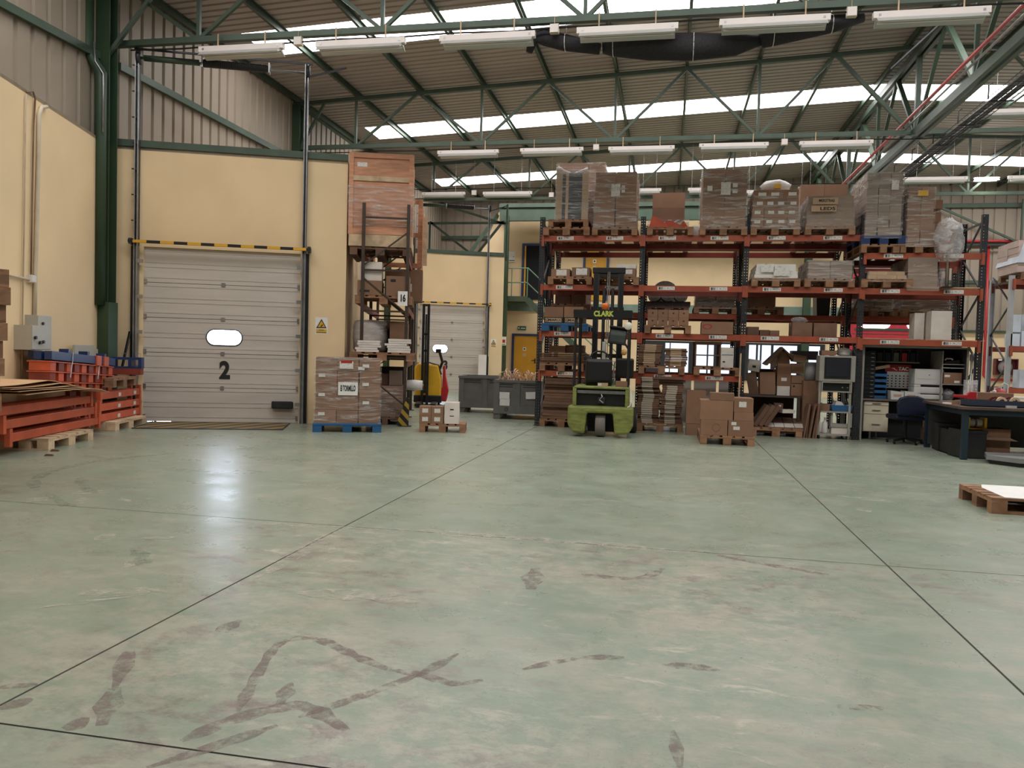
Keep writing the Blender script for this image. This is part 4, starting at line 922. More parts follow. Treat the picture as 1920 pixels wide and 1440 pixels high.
# --- low level, bays 1 and 2
pl = lambda lb, x, z: pallet(lb, x, F + .6, z)
pl('wooden pallet under the long flattened cartons, low shelf left', sx(1052, 700), 1.02)
flats('wide pile of flattened cartons on the low shelf left of the forklift', sx(1052, 680), F + .55, 1.164, .82, 1.0, sz(1052, 662) - 1.164, 10, seed=2)
carton('pale brown box on the flattened cartons left of the forklift', sx(1040, 655), F + .5, sz(1052, 662) + .004, .3, .35, .13)
carton('second pale brown box on the flattened cartons behind the forklift post', sx(1072, 655), F + .6, sz(1052, 662) + .004, .34, .35, .15)
pl('wooden pallet under the two flat carton piles, low shelf', sx(1240, 695), 1.02)
flats('left pile of flattened cartons with a pale stripe on the low shelf', sx(1218, 665), F + .4, 1.164, .40, .7, sz(1218, 645) - 1.164, 11, seed=3, band=(KRAFTL, .5, .5))
flats('right pile of flattened cartons with a pale stripe on the low shelf', sx(1268, 670), F + .4, 1.164, .38, .7, sz(1268, 653) - 1.164, 9, seed=4, band=(KRAFTL, .5, .5))
pl('wooden pallet under the dark trays, low shelf', sx(1345, 697), 1.02)
t = thing('dark_tray_stack', 'open dark carton trays stacked on the low shelf', 'tray stack', (sx(1326, 690), F + .4, 1.164), .05)
for k in range(2):
    z = k * .20; B('tray_base', KRAFTD, (.44, .5, .02), (0, 0, z), t)
    for q in (-1, 1): B('tray_side', KRAFTD, (.02, .5, .18), (q * .21, 0, z + .02), t)
B('tray_top', KRAFTD, (.46, .5, .05), (0, 0, .40), t)
a, b = sx(1352, 680), sx(1376, 680); wc = M('white_carton', (.66, .60, .54), .8)
carton('lower white box at the right of the dark trays', (a + b) / 2, F + .3, 1.164, b - a, .4, .20, mat=wc, tape=False, lab=[(.25, .45, .2, .12, INK)]); carton('upper white box at the right of the dark trays', (a + b) / 2, F + .3, 1.366, b - a, .4, .15, mat=wc, tape=False, lab=[(.5, .1, .9, .08, BLUEP)])
# ================================================================== on the floor under the rack
pallet('wooden pallet under the dark flattened cartons, left of the forklift', sx(1052, 795), F + .6, 0)
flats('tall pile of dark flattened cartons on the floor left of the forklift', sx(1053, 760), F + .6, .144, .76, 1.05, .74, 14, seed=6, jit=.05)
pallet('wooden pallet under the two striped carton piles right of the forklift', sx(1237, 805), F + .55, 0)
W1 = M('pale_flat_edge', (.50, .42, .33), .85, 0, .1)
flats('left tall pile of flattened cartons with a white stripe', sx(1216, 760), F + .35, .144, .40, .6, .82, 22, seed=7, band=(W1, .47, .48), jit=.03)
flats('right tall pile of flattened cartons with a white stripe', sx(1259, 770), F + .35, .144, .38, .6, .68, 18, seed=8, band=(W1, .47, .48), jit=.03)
flats('few dark bent cartons lying on the right striped pile', sx(1260, 720), F + .35, .828, .42, .6, .15, 3, seed=9, jit=.05)
# white boards behind on the rear rack floor
for x0, x1, lb in ((1258, 1296, 'left cream board standing behind the striped piles'), (1301, 1343, 'middle bluish white board standing behind the box stack'), (1348, 1374, 'right cream board standing behind the box stack')):
    a, b = sx(x0, 725, 16.9), sx(x1, 725, 16.9); tag(MB().box(-(b - a) / 2, (b - a) / 2, 0, .02, 0, 1.0).build('white_board', WHITE, None, ((a + b) / 2, 16.95, 0)), lb, 'board')
carton('tall open brown carton standing left of the box stack', sx(1303, 770), 13.95, .2, .32, .4, .56, tape=False); carton('low brown carton under the tall open one left of the box stack', sx(1303, 795), 13.95, 0.0, .32, .42, .195)
# box stack on the pallet in front
px = .935; py = 12.38
pallet('wooden pallet in front of the rack, carrying the big brown boxes', px, py + .6, 0, .0)
def fx(x, y): return onY(x, y, py + .02).x
def fz(x, y): return onY(x, y, py + .02).z
def fbox(lb, x0, y0, x1, y1, zb, d=.5, dy=.02, **kw):
    ym = (y0 + y1) / 2; a, b = fx(x0, ym), fx(x1, ym); h = fz((x0 + x1) / 2, y0) - zb
    return carton(lb, (a + b) / 2, py + dy + d / 2, zb, b - a - .004, d, h, **kw), zb + h + .002
ob, z1 = fbox('bottom left big brown box with a printed ring', 1314, 787, 1364, 820, .144)
MB().lathe([(.055, -.001), (.062, -.001), (.062, .001), (.055, .001)], 20, (.03, -.252, .12), 'y').build('printed_ring', KRAFTD, ob)
_, z1b = fbox('bottom right big brown box with two white labels', 1365, 789, 1413, 822, .144, lab=[(.22, .70, .2, .2), (.33, .4, .26, .22)])
_, z2 = fbox('largest brown box, second layer left of the stack', 1313, 751, 1375, 787, z1)
_, z2b = fbox('flat brown box, second layer right of the stack', 1376, 773, 1413, 789, z1b)
_, z3b = fbox('brown box with a white label, third layer right of the stack', 1376, 747, 1413, 772, z2b, lab=[(.45, .35, .38, .4)])
fbox('long low brown box on the very top of the stack', 1332, 737, 1377, 750, z2 + .002, d=.3)
# broom
t = thing('broom', 'broom with a pale wooden handle standing before a rack upright', 'broom', (1.22, 14.05, 0)); MB().cyl((0, 0, .1), (.02, .06, 1.42), .014, 8).build('handle', WOODL, t, smooth=True); MB().box(-.16, .16, -.03, .03, .04, .1).build('head', WOOD, t); MB().box(-.16, .16, -.025, .025, 0, .04).build('bristles', BLACK, t)
# workbench shelf with the jumble of cartons, bay 3
bx0, bx1 = sx(1400, 740), sx(1510, 740)
t = thing('packing_bench', 'dark packing bench loaded with a jumble of cartons', 'bench', ((bx0 + bx1) / 2, 15.0, 0)); L = bx1 - bx0
DKW = M('dark_wood', (.07, .045, .035), .7, 0, .2, 4)
B('top', DKW, (L, .8, .03), (0, 0, .66), t)
for x in (-1, 1):
    for y in (-1, 1): B('leg', DKW, (.05, .05, .66), (x * (L / 2 - .03), y * .37, 0), t)
B('back_panel', DKW, (L, .02, .6), (0, .36, .05), t)
zt_ = .692; JY = 14.72
def jb(lb, x0, y0, x1, y1, zb, d=.32, rz=0., rot=None, dy=0., **kw):
    ym = (y0 + y1) / 2; a, b = sx(x0, ym, JY + dy), sx(x1, ym, JY + dy); h = sz((x0 + x1) / 2, y0, JY + dy) - zb
    return carton(lb, (a + b) / 2, JY + dy + d / 2, zb, b - a, d, h, rz, rot=rot, **kw)
jb('white box with small print hanging high at the left of the carton jumble', 1402, 674, 1424, 696, sz(1413, 696, JY), rot=(.0, .12, 0), mat=wc, tape=False, lab=[(.5, .3, .3, .2, INK)])
jb('leaning flat brown carton at the left of the jumble', 1406, 698, 1424, 737, zt_, d=.06, rot=(0, -.18, 0), tape=False, mat=KRAFTD)
jb('large plain brown carton in the jumble', 1426, 698, 1455, 735, zt_ + .02, rot=(0, -.05, 0))
jb('white box at the bottom of the jumble', 1457, 724, 1481, 740, zt_, mat=wc, tape=False, lab=[(.5, .3, .7, .25)])
jb('brown box with a white label in the middle of the jumble', 1457, 699, 1483, 723, zt_ + .17, lab=[(.5, .38, .4, .25)])
jb('brown box with a pale edge above the labelled one in the jumble', 1458, 682, 1483, 698, zt_ + .405)
jb('brown box at the bottom right of the jumble with an arrow mark', 1483, 719, 1510, 739, zt_ + .003, lab=[(.2, .7, .12, .14, INK)])
jb('open brown box with raised flaps at the right of the jumble', 1485, 682, 1509, 703, zt_ + .40, rz=-.1)
jb('brown box standing on the arrow marked one in the jumble', 1484, 704, 1510, 718, zt_ + .215)
jb('top right brown box with a lifted flap in the jumble', 1487, 666, 1511, 682, zt_ + .60, rot=(0, .15, 0))
t = thing('open_carton', 'big open carton with its flaps spread like a roof on top of the jumble', 'box', (sx(1466, 680, JY), JY + .2, zt_ + .56))
for (poly, y_) in (([(-.30, 0), (-.24, -.03), (.02, .27), (0, .31)], -.16), ([(0, .31), (.02, .27), (.22, .05), (.25, .09)], -.16)): MB().prism(poly, y_, y_ + .34).build('flap', KRAFTD, t)
MB().prism([(-.16, .0), (.16, .0), (.14, .17), (.0, .25), (-.14, .17)], -.06, .2).build('body', KRAFT, t); MB().prism([(-.20, .02), (-.12, -.14), (-.06, .14), (-.14, .17)], -.15, -.13).build('side_flap', KRAFTD, t)
for x, y, lb in ((1510, 655, 'dark grey tray at the back of the jumble'), (1435, 688, 'dark reddish box half hidden at the left of the jumble')):
    carton(lb, sx(x, y, 15.15), 15.3, zt_ + (.65 if x > 1500 else .3), .45, .3, .16, mat=M('dark_tray', (.05, .04, .04), .6), tape=False)
# pallet with leaning flat cartons under the bench front
pallet('wooden pallet under the leaning flat cartons', 1.88, F + .62, 0, w=.86)
t = thing('leaning_cartons', 'row of flat cartons with white bands lying back on the low pallet', 'cardboard pile', (1.98, F + .08, .144))
for k in range(5):
    o = B('flat_carton', KRAFTD, (.16, .55, .06), (-.36 + k * .17, .30, 0), t, rot=(.35, 0, 0)); B('white_band', M('white_carton', (.66, .60, .54), .8), (.161, .17, .002), (0, -.05, .06), o)
for k in range(3): tag(B('flat_carton', KRAFTD, (.07, .5, .42), (sx(1418 + k * 10, 805), F + .45, .165), None, rot=(0, .55, 0)), ['leftmost', 'middle', 'rightmost'][k] + ' of three narrow cartons leaning right on the low pallet', 'box')
for k, (x, y, w_) in enumerate(((1456, 768, .12), (1466, 760, .14), (1480, 772, .22))): carton(['small label printed box on the leaning cartons', 'small dark box on the leaning cartons', 'flat white box on the leaning cartons'][k], sx(x, y), F + .35 + .1 * (k == 1), .40 + .06 * (k == 1), w_, .2, .06 if k != 1 else .10, .3 * (k - 1), mat=[KRAFT, KRAFTD, wc][k], lab=[(.5, .2, .5, .5)] if k < 2 else None, tape=False)
t = thing('leaning_boards', 'bundle of dark brown boards leaning between bench and trolley', 'board bundle', (sx(1521, 800), F + .2, 0))
for k in range(7): B('board', KRAFTD, (.028, .35, rnd.uniform(.45, .66)), (-.10 + k * .033, rnd.uniform(-.02, .04), 0), t, rot=(0, .10 + rnd.uniform(-.05, .05), rnd.uniform(-.1, .1)))
# TV trolley
a, b = sx(1536, 740), sx(1598, 740); tw = b - a; tx = (a + b) / 2; GT = M('grey_trolley', (.36, .34, .30), .5, .2, .1)
t = thing('tv_trolley', 'grey metal trolley carrying an old television', 'trolley', (tx, F + .3, 0))
for x in (-1, 1):
    for y in (-1, 1): B('post', GT, (.035, .035, .92), (x * (tw / 2 - .018), y * .22, .06), t); MB().cyl((x * (tw / 2 - .04) - .012, y * .2, .03), (x * (tw / 2 - .04) + .012, y * .2, .03), .03, 12).build('castor', BLACK, t)
for z in (.06, .45): B('shelf', GT, (tw, .48, .025), (0, 0, z), t)
MB().box(-tw / 2 + .04, tw / 2, -.26, .24, .80, .82).box(-tw / 2 + .04, tw / 2, -.26, .24, .96, .98).box(-tw / 2 + .04, -tw / 2 + .06, -.26, .24, .82, .96).box(tw / 2 - .02, tw / 2, -.26, .24, .82, .96).build('top_box', GT, t)
MB().box(-tw / 2 + .07, tw / 2 - .03, -.2, .2, .82, .955).build('recorder', BLACK, t)
for x in (.12, .2): MB().cyl((x, -.205, .885), (x, -.22, .885), .012, 10).build('knob', GALV, t)
v = thing('television', 'old box television with a dark screen on the grey trolley', 'television', (tx + .02, F + .28, .982)); vw = .58
MB().box(-vw / 2, vw / 2, -.24, .1, 0, .44).build('cabinet', GT, v, bevel=.01); MB().box(-.20, .20, .1, .3, .04, .36).build('back', BLACK, v)
MB().box(-vw / 2 + .08, vw / 2 - .08, -.252, -.24, .05, .41).build('bezel', BLACK, v); MB().box(-vw / 2 + .10, vw / 2 - .10, -.258, -.252, .09, .40).build('screen', M('tv_glass', (.03, .032, .04), .12), v)
carton('flat brown box on top of the television', tx - .10, F + .3, 1.43, .24, .25, .08); o = bag('tissue_box', 'white box with clear film on top of the television', tx + .17, F + .3, 1.43, .25, .2, .13, WBAG, 3, 'box', .2)
t = thing('parts_tray', 'blue plastic tray with clear bags on the trolley shelf', 'tray', (tx + .13, F + .28, .478)); MB().prism([(-.15, 0), (.15, 0), (.17, .10), (-.17, .10)], -.18, .18).build('tray', BLUEP, t); MB().prism([(-.1, .1), (.05, .1), (.0, .16), (-.08, .17)], -.12, .1).build('bags', WBAG, t)
carton('open brown box on the trolley shelf beside the blue tray', tx - .18, F + .25, .477, .22, .3, .11, tape=False)
for x, lb in ((-.23, 'left white spray bottle at the bottom of the trolley'), (-.12, 'right white bottle at the bottom of the trolley')):
    t = thing('bottle', lb, 'bottle', (tx + x, F + .18, .087)); MB().lathe([(.045, 0), (.05, .02), (.05, .17), (.02, .21), (.015, .23)], 14).build('body', WBAG, t, smooth=True); MB().lathe([(.018, .23), (.018, .27)], 10).build('cap', WHITE, t)
t = thing('steel_rack_tray', 'U shaped steel tray at the bottom of the trolley', 'tray', (tx + .13, F + .2, .087)); MB().box(-.17, .17, -.1, .1, .12, .17).box(-.17, -.14, -.1, .1, .17, .36).box(.14, .17, -.1, .1, .17, .36).build('frame', GT, t); MB().box(-.15, .15, -.08, .08, 0, .12).build('base', wc, t)
tag(MB().box(-.13, .13, 0, .14, 0, .35).build('paper_roll_holder', WBAG, None, (sx(1532, 690), 14.75, .95)) if False else MB().cyl((sx(1531, 690), 14.7, .98), (sx(1531, 690), 14.7, 1.30), .10, 16).build('foam_roll', M('foam', (.3, .3, .3), .6), None, smooth=True), 'grey foam roll standing left of the television', 'roll')
carton('dark carton under the grey foam roll', sx(1531, 730), 14.75, .0, .3, .4, .975, mat=KRAFTD, tape=False)
# ================================================================== forklift
FX, FYr = -1.03, 12.62
t = thing('forklift', 'small lime green electric forklift seen from behind with a black mast', 'forklift', (FX, FYr, 0), .03)
mb = MB()
prof = [(-.52, .20), (-.44, .07), (-.24, .05), (-.21, .39), (.20, .39), (.24, .05), (.46, .07), (.53, .20), (.53, .50), (-.52, .50)]
mb.prism(prof, 0, .34); mb.build('counterweight', LIME, t, bevel=.035)
MB().box(-.22, .22, .42, .50, .06, .42).build('wheel_well', BLACK, t); MB().box(-.46, .48, .5, 1.25, .14, .52).build('chassis', LIME, t, bevel=.02)
MB().box(-.40, .42, .16, .24, .50, .78).build('cooling_grille', BLACK, t)
for x in (-.42, .42): MB().box(x - .03, x + .03, .05, .9, .50, .80).build('hood_side', LIME, t, bevel=.01)
MB().box(-.43, .45, .04, .95, .78, .82).build('hood_top', LIME, t, bevel=.015)
MB().box(-.38, .40, .10, .17, .70, .75).build('hood_trim', GALV, t)
MB().box(-.46, .48, .95, 1.25, .14, .36).build('floor_step', DKST, t)
MB().tube([(.0, .12, .72), (.02, .10, .65), (-.02, .11, .60), (.04, .12, .55)], .012, 6).build('plug_cable', GALV, t); MB().box(-.05, .07, .12, .16, .54, .64).build('charge_plug', DKST, t, bevel=.01)
wm = lambda x0, x1, y, r: MB().lathe([(r * .55, x0), (r * .93, x0), (r, x0 + .02), (r, x1 - .02), (r * .93, x1), (r * .55, x1)], 26, (0, y, r), 'x')
wm(-.075, .085, .20, .19).build('rear_wheel', M('worn_tyre', (.17, .15, .135), .85, 0, .15), t, smooth=True); MB().cyl((-.078, .20, .19), (.088, .20, .19), .10, 16).build('rear_hub', DKST, t)
for x0, x1 in ((-.52, -.36), (.42, .58)): wm(x0, x1, 1.12, .22).build('front_wheel', RUBBER, t, smooth=True); MB().cyl((x0 - .004, 1.12, .22), (x1 + .004, 1.12, .22), .12, 16).build('front_hub', GALV, t)
MB().box(-.28, .16, .30, .42, .86, 1.26).build('seat_back', BLACK, t, bevel=.05); MB().box(-.28, .16, .36, .78, .82, .93).build('seat', BLACK, t, bevel=.03)
MB().tube([(.16, .38, 1.24), (.20, .36, 1.22), (.18, .36, 1.05), (.20, .36, .88)], .012, 6).build('seat_rail', GALV, t)
MB().tube([(-.1, 1.05, .5), (-.08, .92, 1.20)], .03, 8).build('steering_column', BLACK, t); MB().tube([(-.08 + .17 * math.cos(q), .90 + .06 * math.sin(q), 1.24 + .15 * math.sin(q)) for q in [2 * pi * i / 16 for i in range(17)]], .014, 6).build('steering_wheel', BLACK, t)
for x in (-.44, .42):
    MB().tube([(x, .12, .80), (x, .14, 1.55), (x, .20, 1.98)], .024, 8).build('rear_guard_post', BLACK, t); MB().tube([(x * .98, 1.18, .36), (x * .98, 1.05, 1.2), (x * .98, .95, 1.98)], .028, 8).build('front_guard_post', BLACK, t)
GT_ = B('guard_rear_beam', BLACK, (.94, .05, .13), (-.01, .17, 1.92), t)
text('CLARK', .115, M('sign_lime', (.50, .56, .10), .5), t, (0, .142, 1.985), bold=.006, sx=.86)
for x in (-.46, .44): B('guard_side', BLACK, (.05, .85, .05), (x, .58, 1.98), t)
B('guard_front_beam', BLACK, (.92, .05, .05), (-.01, 1.0, 1.98), t)
for k in range(6): B('guard_bar', BLACK, (.03, .80, .02), (-.33 + k * .13, .58, 2.0), t)
MB().lathe([(.03, 0), (.055, .0), (.055, .07), (.04, .10)], 14, (.02, .2, 2.06)).build('beacon', M('amber_glass', (.70, .14, .01), .2), t, smooth=True)
for x in (-.21, .24):
    MB().box(x - .035, x + .035, 1.30, 1.40, .10, 2.76).build('outer_mast', BLACK, t); MB().box(x - (.0 if x < 0 else .06), x + (.06 if x < 0 else 0), 1.31, 1.38, .14, 2.84).build('inner_mast', DKST, t)
for z in (.35, 1.28, 2.10, 2.70): B('mast_cross', BLACK, (.55 if z < 2.5 else .50, .07, .07), (.015, 1.35, z), t)
MB().box(-.27, .30, 1.29, 1.41, 2.76, 2.86).build('mast_head', BLACK, t, bevel=.01)
for x in (-.06, .09): MB().cyl((x, 1.34, .2), (x, 1.34, 2.5), .03, 10).build('lift_cylinder', DKST, t)
for x in (.0, .03): MB().cyl((x, 1.29, .6), (x, 1.29, 2.78), .008, 6).build('lift_chain', GALV, t)
B('mast_label', WHITE, (.065, .003, .34), (-.03, 1.285, 1.22), t)
B('fork_carriage', BLACK, (.7, .05, .4), (.015, 1.46, .35), t)
for x in (-.2, .23): MB().box(x - .05, x + .05, 1.47, 1.52, .12, .7).box(x - .05, x + .05, 1.5, 1.62, .12, .16).build('fork', DKST, t)
hd = MB(); hd.lathe([(.02, .09), (.055, .05), (.065, 0), (.06, -.01)], 14, (.40, .12, 1.80), 'y').build('work_lamp', M('lamp_glass', (.75, .72, .62), .2), t, smooth=True)
hd = B('display', BLACK, (.30, .06, .26), (.20, .88, 1.52), t, rot=(-.25, .12, 0)); B('screen', M('screen_grey', (.075, .09, .08), .25), (.25, .004, .20), (0, -.032, .03), hd); B('visor', DKST, (.32, .12, .02), (0, -.05, .26), hd)
MB().tube([(.33, .9, 1.55), (.42, .95, 1.40), (.40, 1.0, 1.2)], .016, 6).build('display_arm', BLACK, t)
MB().lathe([(.01, -.02), (.045, -.01), (.05, .02)], 12, (.33, .85, 1.38), 'y').build('signal_lamp', M('amber_lamp', (.75, .40, .12), .25), t, smooth=True); MB().box(.20, .50, .80, 1.1, .95, 1.28).build('control_console', BLACK, t, bevel=.03)
MB().tube([(.46, .1, .85), (.49, .05, .62), (.47, .02, .52), (.43, .01, .50)], .010, 6).build('cable', WHITE, t)
for lb, x, w_, d_, h_, mt_, dy in (('small brown box lying on the forklift hood', .32, .19, .14, .09, KRAFT, .12), ('white tape dispenser lying on the forklift hood', .02, .16, .1, .05, KRAFTL, .10)): carton(lb, FX + x, FYr + dy + .06, .822, w_, d_, h_, mat=mt_, tape=False, lab=[(.2, .1, .35, .8)] if 'tape' in lb else None)
# ================================================================== left corner: orange beams on pallets
def beam_thing(label, a, b, z, off=0.0, mat=ORANGE, h=.10, group=None, labs=False):
    """one loose rack beam with its two end connectors; a, b plan points, off sideways towards the wall"""
    a = Vector((a[0], a[1], 0)); b = Vector((b[0], b[1], 0)); d = b - a; L = d.length; rz = math.atan2(d.y, d.x); n = Vector((-d.y, d.x, 0)).normalized()
    p = a + n * off; t = thing('rack_beam', label, 'rack beam', (p.x, p.y, z), rz, group)
    MB().box(.03, L - .03, -.022, .022, 0, h).build('profile', mat, t, bevel=.006)
    for x in (0, L): MB().box(x - .03, x + .03, -.03, .03, -.05, h + .055).build('end_connector', mat, t)
    if labs:
        for q in (.45, .85): B('sticker', NOTE, (.09, .002, .055), (L * q, -.024, .02), t)
    return t
n1, f1 = (-7.20, 7.60), (-7.83, 9.80)
words = ['bottom', 'middle', 'top']
for k, z in enumerate((.15, .31, .47)):
    sh = -.10 * k
    for j in range(3):
        beam_thing('loose orange rack beam, %s layer of the nearest pile, %s' % (words[k], ['front one', 'second one', 'back one'][j]), (n1[0] + .05 * k, n1[1] - .14 * k), (f1[0] + .05 * k, f1[1] - .14 * k), z, .05 + j * .14)
dv = Vector((f1[0] - n1[0], f1[1] - n1[1], 0)); r1 = math.atan2(dv.y, dv.x)
pallet('pale wooden pallet under the nearest pile of orange beams', n1[0] + .45 * dv.x - .14, n1[1] + .45 * dv.y + .02, 0, r1, w=1.2, d=.55, mat=WOODL)
CBS = M('cardboard_sheet_pale', (.60, .38, .21), .8, 0, .1)
for k in range(5):
    mb = MB(); W_, D_ = 2.2 - .10 * k, .66; n_ = 8
    for i in range(n_ + 1):
        u = i / n_; zc = .012 * math.sin(u * 4 + k) + .034 * k + .03 - .35 * max(0, u - .82) + .02 * max(0, .3 - u)
        for y in (0, 1): mb.v += [(u * W_, y * D_, zc + .012 * y), (u * W_, y * D_, zc + .006 + .012 * y)]
    for i in range(n_):
        o = i * 4; mb.f += [(o + 1, o + 5, o + 7, o + 3), (o, o + 2, o + 6, o + 4), (o, o + 4, o + 5, o + 1), (o + 2, o + 3, o + 7, o + 6)]
    mb.f += [(0, 1, 3, 2), (n_ * 4, n_ * 4 + 2, n_ * 4 + 3, n_ * 4 + 1)]
    tag(mb.build('cardboard_sheet', CBS, None, (n1[0] + .17 + .06 * k, n1[1] + .0 - .17 * k, .655), r1 + .02 * k), ['lowest bent cardboard sheet on the nearest orange beams', 'second cardboard sheet from below on the nearest orange beams', 'middle one of the five cardboard sheets on the nearest orange beams', 'second cardboard sheet from above on the nearest orange beams', 'topmost flat cardboard sheet on the nearest orange beams'][k], 'cardboard')
n2, f2 = (-8.02, 10.02), (-8.45, 11.50)
for k, z in enumerate((.15, .30, .47)):
    for j in range(2):
        beam_thing('loose orange rack beam, %s layer of the pile before the loading door, %s' % (words[k], ['front one', 'rear one'][j]), (n2[0] - .02 * k, n2[1] + .04 * k), f2, z, .04 + j * .14, labs=(j == 0), h=.105)
pallet('wooden pallet under the orange beam pile before the loading door', -8.30, 10.75, 0, math.atan2(f2[1] - n2[1], f2[0] - n2[0]), w=1.2, d=.4, mat=WOODL)
pallet('small wooden pallet lying on the orange beams beside the corner column', -8.40, 10.72, .64, LRZ, w=.95, d=.42)
# orange frames and blue beams leaning along the wall
t = thing('steel_pile', 'pile of orange steel frames with square openings along the left wall', 'steel frames', LW(72, 712, .34), LRZ); t.rotation_euler = (0, .055, LRZ); L = 2.05
t.location.z = .67
for r_ in (0, 1, 2):
    z = r_ * .13
    for k in range(9): B('frame_web', ORANGED if (k + r_) % 2 else ORANGE, (.15, .26, .11), (.09 + k * .235, .0, z), t)
    B('rail', ORANGE, (L, .30, .014), (L / 2, 0, z + .11), t)
for k in range(2): B('upright_piece', ORANGE, (.16, .05, .14), (1.45 + .27 * k, -.14, .38), t)
t2 = thing('blue_beams', 'blue steel beams lying on the orange frames along the left wall', 'steel beams', t.location + Vector((0, 0, .402)), LRZ); t2.rotation_euler = (0, .055, LRZ)
B('beam', BLUES, (2.1, .09, .11), (1.08, -.10, 0), t2); B('beam', BLUES, (2.1, .09, .11), (1.06, .02, 0), t2); B('beam', NAVY, (2.0, .09, .11), (1.1, .13, 0), t2)
for k in range(3): B('end_plate', BLUES, (.07, .12, .05), (.5 + k * .6, -.1, .11), t2)
for x in (.55, 1.45): MB().tube([(x, -.16, -.22), (x + .06, -.155, .0), (x + .08, -.15, .115), (x + .08, .15, .115)], .006, 5).build('strap', GALV, t2)
t = thing('blue_bracket', 'small blue steel frame with wire clips at the right end of the blue beams', 'steel frame', (-8.52, 11.30, .80), TW); MB().box(-.24, .2, -.08, .08, .24, .28).box(-.24, -.2, -.08, .08, .12, .24).box(.0, .05, -.08, .08, .12, .24).box(.15, .2, -.08, .08, .12, .24).box(-.24, .2, -.08, .08, .10, .13).build('frame', BLUES, t)
for x in (-.1, .1): MB().tube([(x, 0, .28), (x - .02, 0, .34), (x + .07, 0, .34), (x + .06, 0, .28)], .004, 5).build('clip', GALV, t)
B('support', ORANGED, (.42, .16, .10), (-.02, 0, 0), t)
t = thing('grey_cabinet_door', 'grey sheet metal door leaning on the wall behind the blue beams', 'metal panel', LW(138, 690, .10), LRZ); t.location.z = .78
MB().box(0, .70, -.02, .02, 0, .48).build('panel', BOXG, t, bevel=.005); MB().box(.60, .95, .03, .06, .0, .42).build('rear_panel', BOXG, t, bevel=.005)
# leaning tower of pallets at the left edge
for k in range(13):
    pallet(['lowest', 'second lowest', 'third lowest', 'fourth lowest', 'fifth lowest', 'sixth lowest', 'middle', 'sixth highest', 'fifth highest', 'fourth highest', 'third highest', 'second highest', 'topmost'][k] + ' wooden pallet of the leaning stack at the left picture edge', -6.12 + .014 * k + (.03 if k % 2 else 0), 5.35, k * .144, 1.18, w=.8, d=1.2, group='pallets in the leaning stack at the left edge')
# ================================================================== blue pallet with the labelled box stack
BR = math.radians(22); bc = Vector((-5.06, 12.02, 0))
o = plastic_pallet('blue plastic pallet with nine feet under the wrapped box stack by the door', bc.x, bc.y, 0, BR, 1.06, .9)
t = load('wrapped stack of fifteen brown boxes with a big lettered sheet beside the loading door', bc.x, bc.y, .144, 1.0, .84, 1.03, 3, 5, rz=BR, seed=31, wrap=film('glossy_film', (.85, .82, .80), .05, .62, .10), labs=((.47, .83, .21, .115),))
B('lettered_sheet', PAPER, (.30, .004, .205), (.0, -.437, .44), t); text('EI TORMILLO', .12, INK, t, (.0, -.441, .545), bold=.004, sx=.33)
B('red_bar', RED, (.17, .003, .035), (-.03, -.438, .945), t)
for x, z in ((.27, .88), (.20, .84), (-.40, .72), (-.40, .42), (-.40, .12), (.27, .59), (.28, .30)): B('shipping_label', NOTE, (.10, .003, .05), (x, -.436, z), t)
# ================================================================== narrow rack number 16
RO = Vector((-5.19, 12.86, 0)); TW0 = TW; TW = math.atan2(3.48, 11.55); r16 = thing('pallet_rack', 'narrow brown rack seen end-on, carrying the plywood crate', 'pallet rack', RO, TW); RW = .76
for y in (0, 1.85, 3.7):
    for x in (0, RW): B('upright', UPRB, (.055, .07, 3.82), (x, y, 0), r16); B('foot_plate', UPRB, (.16, .14, .012), (x, y, 0), r16)
    for za, zb in ((.35, .95), (.95, 1.5), (1.95, 2.55), (2.75, 3.35)):
        up = za in (.95, 2.75); MB().bar((0, y, za if up else zb), (RW, y, zb if up else za), .025, .025).build('brace', UPRB, r16)
    for z in (1.98, 2.68, 3.58, 1.2): MB().bar((0, y, z), (RW, y, z), .03, .03).build('tie', UPRB, r16)
for z in (1.12, 2.10, 2.95):
    for x in (0, RW):
        for k in (0, 1): B('beam', ORANGED, (.05, 1.75, .11), (x, .05 + .875 + k * 1.85, z - .11), r16)
for x in (-.02, RW + .02):
    gd = MB().prism([(-.06, 0), (.06, 0), (.02, .42), (-.05, .42)] if x < .3 else [(-.16, 0), (.06, 0), (.06, .48), (.02, .48)], -.12, -.10).build('foot_guard', YBG, r16, (x, 0, .012)); B('guard_base', UPRB, (.22, .20, .012), (x, -.08, .0), r16)
sg = B('number_plate', PAPER, (.165, .006, .25), (RW - .07, -.05, 2.08), r16); text('16', .16, INK, sg, (0, -.004, .125), bold=.008, sx=.62)
def R16(x, y, z): d = Vector((math.cos(TW), math.sin(TW), 0)); n = Vector((-math.sin(TW), math.cos(TW), 0)); p = RO + d * x + n * y; p.z = z; return p
